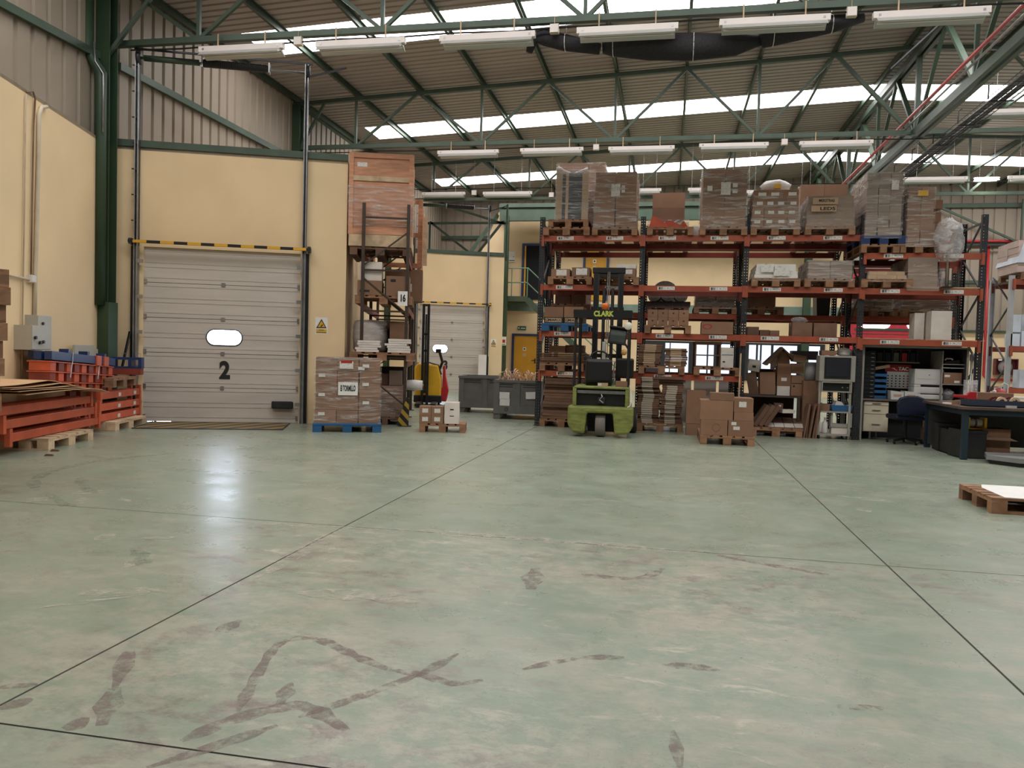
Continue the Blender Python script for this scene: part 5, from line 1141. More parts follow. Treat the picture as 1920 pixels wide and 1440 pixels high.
# crate on top
p = R16(.275, .75, 3.0)
pallet('dark wooden pallet beneath the plywood crate', p.x, p.y, 2.955, TW, w=1.04, d=1.25, mat=KRAFTD)
t = thing('plywood_crate', 'big reddish plywood crate on top of the narrow rack', 'crate', (p.x, p.y, 3.10), TW); cw, cd, ch = 1.10, 1.3, 1.60
B('skid_base', WOODL, (cw - .02, cd, .20), (0, 0, 0), t)
MB().box(-cw / 2 + .02, cw / 2 - .02, -cd / 2 + .02, cd / 2 - .02, .20, ch).build('panel', PLY, t)
for x in (-1, 1): B('corner_batten', PLY, (.075, .03, ch - .2), (x * (cw / 2 - .0375), -cd / 2 + .01, .2), t); B('side_batten', PLY, (.03, .08, ch - .2), (x * (cw / 2 - .01), -cd / 2 + .06, .2), t)
for z, m_ in ((.205, PLY), (ch - .085, PLY), (1.12, WOODL)): B('batten', m_, (cw - .15, .03, .085), (0, -cd / 2 + .01, z), t)
B('shipping_label', NOTE, (.17, .003, .075), (-.33, -cd / 2 + .017, ch - .24), t)
wrapshell(cw - .02, cd, 1.05, FILM, t, 'film_band', seed=4, z0=.35)
p = R16(.42, 2.6, 2.955)
t = thing('timber_crate', 'tall reddish timber frame behind the crate on the narrow rack', 'crate', p, TW)
for x in (-.5, .5): B('post', PLY, (.09, .09, 1.35), (x, -.55, 0), t); B('post', PLY, (.09, .09, 1.35), (x, .55, 0), t)
for z in (0, .6, 1.26): B('rail', PLY, (.91, .05, .09), (0, -.55, z), t); B('rail', PLY, (.05, 1.2, .09), (.5, 0, z), t)
B('pale_post', WOODL, (.09, .06, .95), (.60, -.62, .05), t)
# level 2.10
p = R16(.36, .55, 2.105); pallet('brown wooden pallet on the middle level of the narrow rack', p.x, p.y, 2.105, TW, w=.98, d=1.1)
for lb, x, y, z, w_, d_, h_, m_, L_ in (('long brown box at the left of the middle level, narrow rack', .12, .25, 2.25, .42, .5, .25, KRAFT, [(.3, .2, .4, .15, INK)]), ('white box on the long brown box, narrow rack', .13, .25, 2.505, .38, .42, .32, wc, None), ('brown box at the right of the middle level, narrow rack', .60, .25, 2.25, .40, .5, .34, KRAFT, [(.3, .7, .22, .14, INK)]), ('brown box behind on the middle level of the narrow rack', .55, .85, 2.25, .4, .4, .52, KRAFT, [(.5, .3, .5, .3)]), ('brown carton far back on the middle level of the narrow rack', .75, 1.6, 2.25, .5, .5, .6, KRAFT, [(.4, .3, .4, .25)])):
    p = R16(x, y, z); carton(lb, p.x, p.y, p.z, w_, d_, h_, TW, mat=m_, lab=L_, tape=m_ is KRAFT)
# level 1.12
p = R16(.36, .48, 1.125); pallet('wooden pallet on the low level of the narrow rack', p.x, p.y, 1.125, TW, w=1.1, d=1.15)
p = R16(.10, .62, 1.27); t = thing('wrapped_roll', 'big pale cushion-like roll in film on the narrow rack', 'roll', p, TW)
MB().lathe([(.05, 0), (.26, 0), (.30, .05), (.31, .25), (.30, .50), (.25, .56), (.05, .57)], 22).build('roll', M('foam_sheet', (.50, .45, .41), .35, 0, .1, 8), t, smooth=True); MB().lathe([(.28, .02), (.325, .25), (.315, .5), (.27, .575)], 22).build('film', FILM, t, smooth=True)
SLAB = M('white_slab', (.72, .66, .61), .6)
for (x0, n_, lb, w_) in ((.12, 5, 'left pile of white slabs on the narrow rack', .38), (.63, 6, 'right pile of white slabs on the narrow rack', .38)):
    t = thing('slab_pile', lb, 'slab pile', R16(x0, .12, 1.27), TW)
    for k in range(n_): B('slab', SLAB, (w_, .35, .036), (rnd.uniform(-.04, .04), 0, k * .040), t)
p = R16(.62, .55, 1.27); carton('brown box behind the right white slabs on the narrow rack', p.x, p.y, p.z, .32, .4, .52, TW)
p = R16(.40, .95, 1.27); t = thing('black_crate', 'black plastic crate behind the slabs on the narrow rack', 'crate', p, TW); MB().box(-.18, .18, -.2, .2, 0, .42).build('body', BLACK, t); 
for z in (.08, .18, .28): B('rib', DKST, (.37, .42, .02), (0, 0, z), t)
p = R16(.5, 1.0, 1.70); carton('pale box on the black crate of the narrow rack', p.x, p.y, 1.694, .4, .35, .15, TW, mat=KRAFTL)
p = R16(.62, -.02, 1.145); t = thing('printed_carton', 'grey carton lettered HOT PACK inside the low pallet of the narrow rack', 'box', R16(.50, .06, 1.167), TW); B('body', GREYC, (.46, .12, .078), (0, 0, 0), t); text('HOT PACK', .05, INK, t, (-.06, -.062, .04), bold=.002)
# floor level
p = R16(.42, .50, 0); pallet('flat pallet under the wrapped brown load at the foot of the narrow rack', p.x, p.y, 0, TW, w=.66, d=.8, mat=KRAFTD)
load('wrapped brown load on the floor inside the narrow rack', p.x, p.y, .144, .64, .7, .54, 1, 2, ny=1, rz=TW, seed=41)
for lb, x, y, z, w_, h_, m_ in (('dark box on the floor load of the narrow rack', .30, .5, .69, .3, .20, KRAFTD), ('grey box with a slot on the floor load of the narrow rack', .58, .45, .69, .22, .26, GREYC), ('tall dark carton at the back of the narrow rack floor', .40, 1.3, 0, .66, 1.0, M('shadow_brown', (.035, .024, .02), .8)), ('dark carton at the back of the low level, narrow rack', .40, 1.5, 1.125, .66, .7, M('shadow_brown', (.035, .024, .02), .8))):  # last two cartons added in shadow brown to darken the rack's depth
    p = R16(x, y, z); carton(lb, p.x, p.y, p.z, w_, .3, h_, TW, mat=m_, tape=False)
p = R16(-.12, .35, 0); t = thing('leaning_boards', 'dark boards standing upright at the left side of the narrow rack', 'boards', p, TW)
for k in range(4): B('board', M('dark_brown_board', (.045, .032, .028), .6), (.03, .55, 1.15), (-.07 + k * .036, rnd.uniform(-.03, .03), 0), t)
p = R16(.86, .3, .62); t = thing('film_roll', 'roll of clear film hanging at the right side of the narrow rack', 'roll', p, TW); MB().lathe([(.03, -.16), (.085, -.16), (.095, 0), (.085, .16), (.03, .16)], 16, (.04, 0, .08), 'x').build('winding', WBAG, t, smooth=True); MB().cyl((-.12, 0, .08), (.22, 0, .08), .025, 8).build('core', KRAFT, t)
TW = TW0
# ================================================================== small pallet with boxes before the rack
sp = Vector((-3.60, 12.56, 0)); SR = math.radians(12)
pallet('short wooden pallet with small boxes standing before the narrow rack', sp.x, sp.y, 0, SR, w=.74, d=.6)
for r_ in (0, 1):
    for c_ in (0, 1):
        q = sp + Vector((math.cos(SR) * (-.28 + .195 * c_) + math.sin(SR) * .18, math.sin(SR) * (-.28 + .195 * c_) - math.cos(SR) * .18, .144 + r_ * .138))
        carton('small brown box, %s %s of four beside the tall white box' % (['lower', 'upper'][r_], ['left', 'right'][c_]), q.x, q.y, q.z, .19, .24, .136, SR, group='four small brown boxes on the short pallet', lab=[(.5, .25, .5, .5)])
q = sp + Vector((math.cos(SR) * .15 + math.sin(SR) * .17, math.sin(SR) * .15 - math.cos(SR) * .17, .144))
o = carton('tall white box with small print on the short pallet', q.x, q.y, q.z, .23, .24, .345, SR, mat=M('white_carton_clean', (.74, .66, .60), .75)); B('print', INK, (.06, .002, .02), (0, -.121, .22), o); B('print', INK, (.07, .002, .012), (0, -.121, .12), o)
# ================================================================== stacker truck
t = thing('stacker_truck', 'yellow and red pallet stacker with a black mast before the farther door', 'stacker', (-5.85, 19.0, 0), .25)
for x in (-.13, -.01): MB().box(x - .03, x + .03, -.75, -.65, .02, 2.45).build('mast_rail', BLACK, t); MB().cyl((-.07, -.66, .3), (-.07, -.66, 2.2), .022, 8).build('lift_rod', GALV, t)
for z in (.3, 1.3, 1.7, 2.4): B('mast_cross', BLACK, (.18, .05, .05), (-.07, -.68, z), t)
MB().prism([(-.32, .18), (.32, .18), (.32, .62), (.24, .98), (-.26, 1.02), (-.34, .9)], -.55, .05).build('body', YELLOW, t, bevel=.04); MB().box(-.34, .34, -.6, .1, .06, .24).build('chassis', BLACK, t, bevel=.02)
MB().prism([(.15, .10), (.45, .08), (.50, .35), (.42, .72), (.40, .98), (.36, .98), (.34, .40), (.15, .35)], -.4, .15).build('red_cover', RED, t, bevel=.03)
MB().tube([(.25, -.2, .85), (.33, -.25, 1.05), (.26, -.35, 1.30)], .035, 8).build('tiller', BLACK, t); MB().box(.16, .30, -.42, -.30, 1.28, 1.38).build('tiller_head', BLACK, t, bevel=.02)
MB().tube([(-.2, -.5, 1.0), (.0, -.5, 1.04), (.24, -.5, .98), (.32, -.5, .75)], .02, 6).build('guard_rail', BLACK, t)
for x in (-.2, .25): MB().cyl((x - .03, 0, .06), (x + .03, 0, .06), .06, 14).build('wheel', RUBBER, t)
for x in (-.18, .18): B('fork_leg', BLACK, (.12, .9, .07), (x, -1.2, .03), t)
# ================================================================== grey bulk bins
def bulk_bin(label, x, y, rz, w, d, h, feet=True):
    t = thing('bulk_bin', label, 'bin', (x, y, 0), rz); z0 = .11
    for a, b, nm in (((-w / 2, w / 2), (-d / 2, -d / 2 + .035), 'front_wall'), ((-w / 2, w / 2), (d / 2 - .035, d / 2), 'back_wall'), ((-w / 2, -w / 2 + .035), (-d / 2 + .035, d / 2 - .035), 'side_wall'), ((w / 2 - .035, w / 2), (-d / 2 + .035, d / 2 - .035), 'side_wall')):
        MB().box(*a, *b, z0, h).build(nm, GREYP, t)
    MB().box(-w / 2 + .03, w / 2 - .03, -d / 2 + .03, d / 2 - .03, z0, z0 + .03).build('bottom', GREYP, t)
    for x_ in (-1, 1):
        for y_ in (-1, 1): B('foot', GREYP, (.13, .13, z0), (x_ * (w / 2 - .065), y_ * (d / 2 - .065), 0), t)
        B('corner_rib', GREYP, (.11, .025, h - z0), (x_ * (w / 2 - .055), -d / 2 - .012, z0), t)
    B('centre_rib', GREYP, (.10, .025, h - z0), (0, -d / 2 - .012, z0), t); B('rim', GREYP, (w + .03, .05, .05), (0, -d / 2 - .01, h - .05), t); B('base_rib', GREYP, (w, .022, .16), (0, -d / 2 - .01, z0), t)
    for x_ in (-1, 1): B('vent_slot', BLACK, (w / 2 - .2, .004, .012), (x_ * w / 4, -d / 2 - .002, h - .10), t); B('vent_slot', BLACK, (w / 2 - .2, .004, .012), (x_ * w / 4, -d / 2 - .002, h - .14), t)
    return t
bulk_bin('empty grey plastic bulk bin, farther of the two', -3.92, 17.2, .10, 1.15, 1.0, .80)
t = bulk_bin('grey plastic bulk bin with three papers, filled with cut straps', -2.93, 15.95, .06, .96, 1.15, .78)
for x, z, a in ((-.26, .40, 0), (-.255, .27, .02), (.27, .42, -.05)): B('paper', PAPER, (.20, .003, .14), (x, -.604, z), t, rot=(0, a, 0))
MB().lathe([(.028, -.002), (.035, -.002), (.035, .002), (.028, .002)], 16, (-.22, -.603, .2), 'y').build('round_mark', BLACK, t)
st = MB(); r_ = random.Random(4)
for k in range(110):
    c = Vector((r_.uniform(-.40, .42), r_.uniform(-.5, .5), .76 + r_.uniform(-.05, .12))); R_ = r_.uniform(.05, .13); a0 = r_.uniform(0, pi); tl_ = r_.uniform(0, pi)
    pts = [c + Vector((math.cos(tl_) * R_ * math.cos(q), math.sin(tl_) * R_ * math.cos(q), R_ * math.sin(q))) for q in [a0 + i * .45 for i in range(8)]]
    for i in range(7): st.bar(pts[i], pts[i + 1], .020, .004)
tag(st.build('strap_scraps', M('strap_tan', (.62, .40, .26), .4, 0, .2), None, (-2.93, 15.95, 0), .06), 'tangled tan strap offcuts heaped in the grey bin', 'strap scraps', kind='stuff')
# ================================================================== office front on the gable
YO = YG - .01
def dr(label, n, x0, x1, z0, z1, leaf, open_=False):
    t = put('door_%d' % n, None, None, ((x0 + x1) / 2, YO, z0)); tag(t, label, kind='structure'); w = x1 - x0; h = z1 - z0
    for x in (-1, 1): B('frame_post', BLUES, (.09, .10, h), (x * (w / 2 - .045), -.03, 0), t)
    B('frame_head', BLUES, (w - .18, .10, .09), (0, -.03, h - .09), t)
    lf = B('leaf', leaf, (w - .18, .04, h - .09), (0, -.02, 0), t)
    if leaf is YDOOR:
        B('handle_plate', BLACK, (.05, .02, .20), (w / 2 - .20, -.03, .95), lf); B('handle', BLACK, (.14, .03, .025), (w / 2 - .26, -.05, 1.06), lf); B('notice', PAPER, (.13, .003, .13), (-.06, -.022, 1.45), lf); MB().cyl((-.06, -.026, 1.515), (-.06, -.024, 1.515), .035, 12).build('notice_mark', INK, lf); B('notice', M('faded_note', (.55, .45, .25), .7), (.13, .003, .13), (-.06, -.022, 1.22), lf)
    else: B('edge', YDOOR, (.06, .05, h - .09), (-w / 2 + .13, -.03, 0), lf)
    return t
dr('yellow office door in a blue frame beside the rack', 3, -6.10, -4.95, 0, 2.12, YDOOR)
dr('open dark doorway in a blue frame on the office balcony', 4, -5.78, -4.6, 3.48, 5.68, M('dark_opening', (.006, .006, .008), .9))  # black leaf stands in for the unlit room behind the doorway
dr('yellow upper office door seen between the rack shelves', 5, -3.35, -2.35, 3.48, 5.6, YDOOR)
# window band of the office ground floor
FR = M('window_frame_dark', (.02, .02, .025), .5); PB = EM('daylit_office_pane', (.74, .84, 1.0), 1.25)
panes = [(1247, 1255), (1257, 1291), (1302, 1325), (1328, 1338), (1348, 1376), (1404, 1417), (1421, 1424.5), (1428, 1445), (1450, 1494), (1512, 1537), (1557, 1562)]
wv = put('window_1', None, None, (2.4, YO, .55)); tag(wv, 'dark framed office window band behind the rack', kind='structure')
B('frame', FR, (6.6, .05, 1.42), (0, -.02, 0), wv)
for x0, x1 in panes:
    a, b = onY(x0, 665, YO - .05).x, onY(x1, 665, YO - .05).x; B('pane', PB, (b - a, .02, 1.25), ((a + b) / 2 - 2.4, -.05, .09), wv)
# red sectional door with strip windows seen through the right bay
t = put('door_6', None, None, (8.05, YO, 0)); tag(t, 'red and grey shutter door with glowing windows behind the right rack bay', kind='structure')
RD = M('shutter_red', (.50, .03, .05), .4)
B('header', M('shutter_grey', (.42, .43, .42), .5), (3.0, .10, .55), (0, -.03, 4.72), t); B('red_band', RD, (3.0, .08, .62), (0, -.03, 4.10), t)
for k in range(4): B('panel', FR if k % 2 == 0 else RD, (3.0, .07, .58), (0, -.03, k * .595), t)
B('panel', RD, (3.0, .07, .60), (0, -.03, 2.40), t); B('panel', FR, (3.0, .07, 1.08), (0, -.03, 3.01), t)
for (x0, x1, y0, y1) in ((1613, 1670, 593, 616), (1701, 1722, 594, 619)):
    a, b = onY(x0, y0, YO - .1), onY(x1, y1, YO - .1); mb = MB(); w_ = b.x - a.x; h_ = a.z - b.z; r_ = h_ * .45
    mb.prism([(-w_ / 2 + r_ * (1 - math.sin(q)), h_ / 2 * (1 - math.cos(q))) for q in [i * pi / 8 for i in range(9)]] + [(w_ / 2 - r_ * (1 - math.sin(q)), h_ / 2 * (1 + math.cos(q))) for q in [i * pi / 8 for i in range(9)]], -.085, -.07)
    mb.build('window_pane', EM('door_pane', (1, 1, 1), 9.0), t, ((a.x + b.x) / 2 - 8.05, 0, b.z))
for k, x in enumerate((1622, 1632, 1645, 1658, 1697, 1704, 1717, 1733)):
    p = onY(x, 580, YO - .1); MB().lathe([(.02, 0), (.09, -.01), (.02, -.02)], 8, (p.x - 8.05, -.08, p.z), 'y').build('light_slot', EM('door_pane', (1, 1, 1), 9.0), t)
# balcony
t = thing('balcony', 'green steel balcony with railing at the upper office door', 'balcony', (0, 0, 0))
bx0, bx1 = -6.45, -5.30
MB().box(bx0, bx1, 29.5, 30.85, 3.36, 3.46).build('deck', GREEN, t); MB().box(bx0, bx1, 29.44, 29.5, 3.30, 3.50).build('edge_beam', GREEN, t)
B('column', GREEND, (.17, .17, 6.5), (-6.12, 29.35, 0), t); MB().box(-6.40, 7.0, 29.3, 29.5, 6.32, 6.78).build('roof_beam', GREEN, t); MB().box(-6.40, 7.0, 29.2, 29.6, 6.80, 6.95).build('upper_beam', GREEN, t)
RL = M('rail_green', (.12, .22, .14), .45)
for z in (4.02, 4.56): MB().cyl((bx0, 29.48, z), (bx1, 29.48, z), .022, 8).build('rail', RL, t)
for x in (bx0, -5.9, bx1): MB().cyl((x, 29.48, 3.46), (x, 29.48, 4.56), .022, 8).build('rail_post', RL, t)
MB().bar((bx1, 29.48, 3.38), (bx1 + 3.6, 29.48, .1), .06, .22).build('stair_stringer', GREEN, t)
for z in (.55, 1.12): MB().cyl((bx1, 29.48, 3.46 + z), (bx1 + 3.6, 29.48, .2 + z), .022, 8).build('stair_rail', RL, t)
for k in range(14): B('tread', GREEN, (.26, .9, .03), (bx1 + .13 + k * .257, 29.95, 3.2 - k * .232), t)
for x in (bx1 + .9, bx1 + 1.8, bx1 + 2.7): MB().cyl((x, 29.48, 3.4 - (x - bx1) * .905), (x, 29.48, 4.5 - (x - bx1) * .905), .018, 8).build('rail_post', RL, t)
MB().bar((-6.55, 29.6, 6.6), (-7.35, 28.6, 5.0), .07, .12).build('knee_brace', GREEN, t)
tag(MB().prism([(-7.4, 4.6), (-6.25, 4.6), (-6.25, 6.7), (-6.5, 6.7)], 29.62, 29.75).build('wall_office_side', CREAM), 'cream wall piece with a sloped edge beside the balcony', kind='structure')
def sign(name, label, x, z, w, h, Y, mat, extra=None):
    t = thing(name, label, 'sign', (x, Y, z)); B('plate', mat, (w, .006, h), (0, 0, 0), t)
    for e in extra or []: B('print', e[0], (e[3], .003, e[4]), (e[1], -.005, e[2]), t)
    return t
SG = M('sign_green', (.01, .10, .07), .4)
sign('exit_sign', 'dark green exit sign above the yellow office door', -5.72, 2.26, .34, .16, YO - .02, SG, [(PAPER, -.12, .05, .04, .07), (PAPER, .05, .06, .18, .03)])
sign('white_notice', 'white notice on the foot of the green balcony column', -6.10, 1.62, .19, .33, 29.25, PAPER, [(RED, .0, .10, .10, .12), (INK, 0, .03, .12, .02)])
sign('white_notice', 'white notice on the cream wall left of the balcony doorway', -6.22, 4.95, .30, .42, YO - .02, PAPER, [(INK, .02, .05, .22, .03), (INK, .09, .18, .02, .06)])
t = thing('door_wicket_box', 'pale upright cabinet at the wall corner behind the grey bins', 'cabinet', (-6.0, 25.35, 0), TW); B('body', WHITE, (.26, .18, 1.25), (0, 0, 0), t); B('cable_duct', BLACK, (.02, .02, 1.2), (.2, 0, 0), t)
# ================================================================== right back corner: pipes, hose reel, sign
tag(MB().tube([(11.02, YG - .12, 5.6), (11.06, YG - .12, 2.0), (11.06, YG - .12, 1.0), (11.16, YG - .12, .86), (12.2, YG - .12, .86)], .045, 10).build('fire_pipe', RED, None, smooth=True), 'thick red pipe running down the gable to the hose reel', 'pipe')
tag(MB().cyl((6.9, YG - .14, 5.75), (XR - .2, YG - .14, 5.75), .05, 10).build('fire_pipe', RED, None, smooth=True), 'horizontal red pipe high on the right gable', 'pipe')
t = thing('hose_reel', 'red fire hose reel in a dark red cabinet on the cream wall', 'hose reel', (11.76, YG - .02, 1.03)); HR = M('dark_red', (.10, .012, .014), .4)
MB().box(-.37, .37, -.2, 0, 0, .03).box(-.37, .37, -.2, 0, .55, .58).box(-.37, -.34, -.2, 0, .03, .55).box(.34, .37, -.2, 0, .03, .55).box(-.34, .34, -.03, 0, .03, .55).build('cabinet', HR, t)
MB().lathe([(.05, -.14), (.13, -.15), (.235, -.12), (.235, -.08), (.12, -.06), (.05, -.06)], 22, (-.02, 0, .28), 'y').build('hose', M('hose_grey', (.25, .21, .20), .5), t, smooth=True); MB().lathe([(.01, -.16), (.07, -.155), (.075, -.13)], 16, (-.02, 0, .28), 'y').build('hub', RED, t); B('label', PAPER, (.12, .003, .05), (-.22, -.205, .51), t)
sign('fire_sign', 'red fire hose sign on the cream wall above the reel', 12.15, 2.10, .28, .36, YO - .02, RED, [(PAPER, 0, .15, .17, .14), (PAPER, 0, .07, .20, .02)])
t = thing('wall_switch', 'small dark switch box left of the red pipe on the cream wall', 'switch', (10.72, YO - .03, 1.52)); B('body', BLACK, (.20, .06, .22), (0, 0, 0), t); B('plate', DKST, (.12, .01, .14), (0, -.035, .04), t)
# far rack at the right picture edge; daylight glare painted as white objects
xr = onY(1893, 640, 17.0).x
rack('tall rack at the right picture edge with white packages', [xr, xr + 1.9], 17.0, 1.0, [[.9, 1.72, 3.02]], H=3.1, upr=M('pale_upright', (.50, .50, .52), .4, .4), labels_=False)
pallet('pallet under the white load on the rack at the right edge', xr + .55, 17.5, 3.02); WC2 = M('bluish_white', (.62, .66, .74), .6)
t = load('white topped load on the rack at the right picture edge', xr + .55, 17.5, 3.165, .95, 1.0, .62, 4, 5, seed=51, wrap=None, mat=M('pinkish_blocks', (.50, .38, .34), .8), jit=.01); MB().prism([(-.5, .18), (.5, .18), (.5, .66), (-.38, .60)], -.52, .5).build('white_cover', WC2, t)
for k, (dx, z, w_, h_) in enumerate(((-.02, 1.725, .16, .24), (.22, 1.725, .25, .30), (.5, 1.725, .3, .42), (.02, 2.0, .14, .34), (.35, 2.06, .25, .3), (.30, .905, .35, .36), (.75, .905, .35, .5))):
    carton(['small white package at the front corner of the right edge rack', 'white package beside the corner one on the right edge rack', 'tall white package on the right edge rack', 'narrow white package hung high on the right edge rack', 'blue marked white package on the right edge rack', 'white drum box on the lower level of the right edge rack', 'second white drum box on the lower level of the right edge rack'][k], xr + .12 + dx, 17.15 + .02 * k, z if z < 2 or k in (3, 4) else z, w_, .3, h_, mat=WC2, tape=False)
# ================================================================== workstation cabinet in the right rack bay
CX0, CX1, CY0, CY1 = 3.27, 4.93, 14.36, 15.15; CW = CX1 - CX0
CAB = M('cabinet_dark', (.05, .048, .053), .6, 0, .1, 3); CABL = M('cabinet_edge', (.33, .32, .29), .5)
t = thing('workstation', 'dark grey open-fronted workstation cabinet built into the right rack bay', 'cabinet', ((CX0 + CX1) / 2, CY0, 0)); hw = CW / 2
MB().box(-hw, -hw + .025, .03, CY1 - CY0, 0, 1.60).build('side_panel', CAB, t); MB().box(hw - .025, hw, .03, CY1 - CY0, 0, 1.60).build('side_panel', CAB, t)
MB().box(-hw, hw, CY1 - CY0 - .02, CY1 - CY0, 0, 1.60).build('back_panel', CAB, t); MB().box(-hw, hw, .03, CY1 - CY0, 1.58, 1.60).build('roof', CAB, t)
for x in (-hw + .015, hw - .015): B('edge_trim', CABL, (.03, .03, 1.60), (x, .015, 0), t)
B('edge_trim', CABL, (CW, .03, .03), (0, .015, 1.585), t)
B('upper_shelf', CABL, (1.02, .22, .02), (-hw + .54, .62, 1.33), t)
for k in range(8): B('divider', CAB, (.012, .22, .20), (-hw + .06 + k * .135, .62, 1.35), t)
B('desk_top', M('desk_laminate', (.16, .13, .11), .3), (1.38, .76, .03), (-hw + .70, .40, .675), t)
MB().box(hw - .37, hw - .355, .12, .74, 0.66, 1.55).build('bookcase_side', CABL, t)
for z in (.70, .98, 1.20, 1.26): B('bookcase_shelf', CABL, (.34, .60, .015), (hw - .19, .42, z + (.0 if z < 1.2 else .06)), t)
wx = (CX0 + CX1) / 2
def ws(x, y, Y): return onY(x, y, Y)
for k in range(7):
    tag(B('binder', [NAVY, BLUES, BLACK, NAVY, GREYP, RED, NAVY][k], (.085, .16, .155), (CX0 + .06 + .0675 + k * .135, CY0 + .60, 1.351)), ['navy folder in the leftmost pigeonhole of the workstation', 'blue folder in the second pigeonhole of the workstation', 'black folder in the third pigeonhole of the workstation', 'navy folder in the fourth pigeonhole of the workstation', 'grey folder in the fifth pigeonhole of the workstation', 'red folder in the sixth pigeonhole of the workstation', 'navy folder in the seventh pigeonhole of the workstation'][k], 'folder')
# printers
PRW = M('printer_white', (.62, .61, .58), .4, 0, .03)
def printer(lb, x, y, z, w, h, d=.36, top=True):
    o = thing('printer', lb, 'printer', (x, y, z)); MB().box(-w / 2, w / 2, -d / 2, d / 2, h * .12, h).build('housing', PRW, o, bevel=.015); MB().box(-w / 2 + .06, w / 2, -d / 2 + .02, d / 2, 0, h * .12).build('paper_slot', BLACK, o); MB().box(-w / 2, -w / 2 + .1, -d / 2, d / 2, 0, h * .12).build('tray_end', PRW, o)
    if top: MB().box(-w / 2 + .03, w / 2 - .07, -d / 2 - .004, -d / 2, h * .45, h * .9).build('front_flap', PRW, o); B('logo', INK, (.02, .003, .012), (0, -d / 2 - .006, h * .65), o)
    else: MB().box(-w / 2 + .10, w / 2 - .05, -d / 2 - .004, -d / 2, h * .3, h * .85).build('tray_front', PRW, o)
    return o
pxm = ws(1742, 715, CY0 + .2).x; zd = .705; pw_ = .46
for lb, y0, y1, tp in (('lowest white printer paper tray on the workstation desk', 754, 740, False), ('middle white printer paper tray on the workstation desk', 739.5, 726, False), ('white laser printer on top of the tray stack', 725, 692, True)):
    z0, z1 = ws(1742, y0, CY0 + .2).z, ws(1742, y1, CY0 + .2).z
    if lb.startswith('lowest'): z0 = zd
    else: z0 = zp + .001
    printer(lb, pxm, CY0 + .38, z0, pw_, max(.08, z1 - z0), top=tp); zp = max(z0 + .08, z1)
# calendar
p0, p1 = ws(1660, 683, CY0 + .60), ws(1707, 729, CY0 + .60)
t = thing('calendar', 'wall calendar with a red header and white page in the workstation', 'calendar', ((p0.x + p1.x) / 2, CY0 + .60, p1.z), .0); w_, h_ = p1.x - p0.x, p0.z - p1.z
B('page', PAPER, (w_, .006, h_ * .70), (0, 0, 0), t); B('header', RED, (w_, .008, h_ * .30), (0, 0, h_ * .70), t); text('TAC', .085, PAPER, t, (w_ * .20, -.006, h_ * .82), bold=.004)
MB().prism([(-.10, 0), (-.04, 0), (-.02, -.035), (.0, -.035), (-.0, -.05)], -.007, -.006).build('header_wing', PAPER, t, (-.02, 0, h_ * .86))
for r_ in range(5):
    for c_ in range(6): B('date_mark', RED if c_ == 5 else INK, (w_ * .05, .002, h_ * .05), ((c_ - 2.5) * w_ * .15, -.004, h_ * (.06 + .11 * r_)), t)
tag(B('wall_card', KRAFTL, (.34, .004, .16), (ws(1690, 668, CY0 + .7).x, CY0 + .74, ws(1690, 672, CY0 + .7).z)), 'pale card pinned above the calendar in the workstation', 'card')
# blue bins
for k in range(5):
    z = zd + k * .095; t = thing('parts_bin', ['lowest', 'second lowest', 'middle', 'second highest', 'highest'][k] + ' blue open-fronted parts bin in the workstation stack', 'parts bin', (ws(1648, 720, CY0 + .3).x, CY0 + .38, z))
    MB().box(-.11, .11, -.14, .14, 0, .006).build('base', BLUEP, t); MB().box(-.11, .11, -.145, -.135, 0, .05).build('lip', BLUEP, t)
    for x in (-1, 1): B('side', BLUEP, (.006, .28, .09), (x * .107, 0, .0), t)
    MB().box(-.11, .11, .134, .14, 0, .09).build('back', BLUEP, t)
tag(B('long_carton', KRAFTL, (.30, .12, .05), (ws(1652, 684, CY0 + .3).x, CY0 + .36, zd + .51), rot=(0, -.2, 0)), 'long thin brown carton lying slanted on the blue bins', 'box')
t = thing('drawer_tower', 'dark tower of small drawers at the left of the workstation desk', 'drawer unit', (ws(1627, 705, CY0 + .3).x, CY0 + .36, zd)); B('body', NAVY, (.20, .28, .82), (0, 0, 0), t)
for k in range(12): B('drawer', BLACK, (.18, .01, .055), (0, -.145, .012 + k * .067), t); B('handle', GALV, (.05, .008, .012), (.05, -.153, .03 + k * .067), t)
t = thing('file_tray', 'pair of white file boxes in front of the calendar', 'file box', (ws(1692, 742, CY0 + .2).x, CY0 + .2, zd))
for x in (-1, 1): MB().prism([(-.10, 0), (.10, 0), (.10, .13), (-.11, .15)], -.12, .12).build('box', PRW, t, (x * .11, 0, 0)); B('label', KRAFTL, (.12, .003, .04), (x * .11, -.123, .05), t)
# drawers under the desk
t = thing('drawer_pedestal', 'cream metal drawer pedestal under the workstation desk', 'drawer unit', (ws(1641, 780, CY0 + .1).x, CY0 + .32, .0)); DC = M('pedestal_cream', (.60, .52, .40), .45)
B('body', DC, (.40, .5, .52), (0, 0, .14), t)
for z, h_ in ((.60, .055), (.45, .14), (.15, .29)): d_ = B('drawer', DC, (.385, .02, h_), (0, -.26, z), t); B('handle', GALV, (.13, .02, .012), (0, -.02, h_ * .4), d_)
B('foot', GALV, (.03, .03, .14), (-.05, -.1, 0), t); B('foot', GALV, (.03, .03, .14), (.1, .1, 0), t)
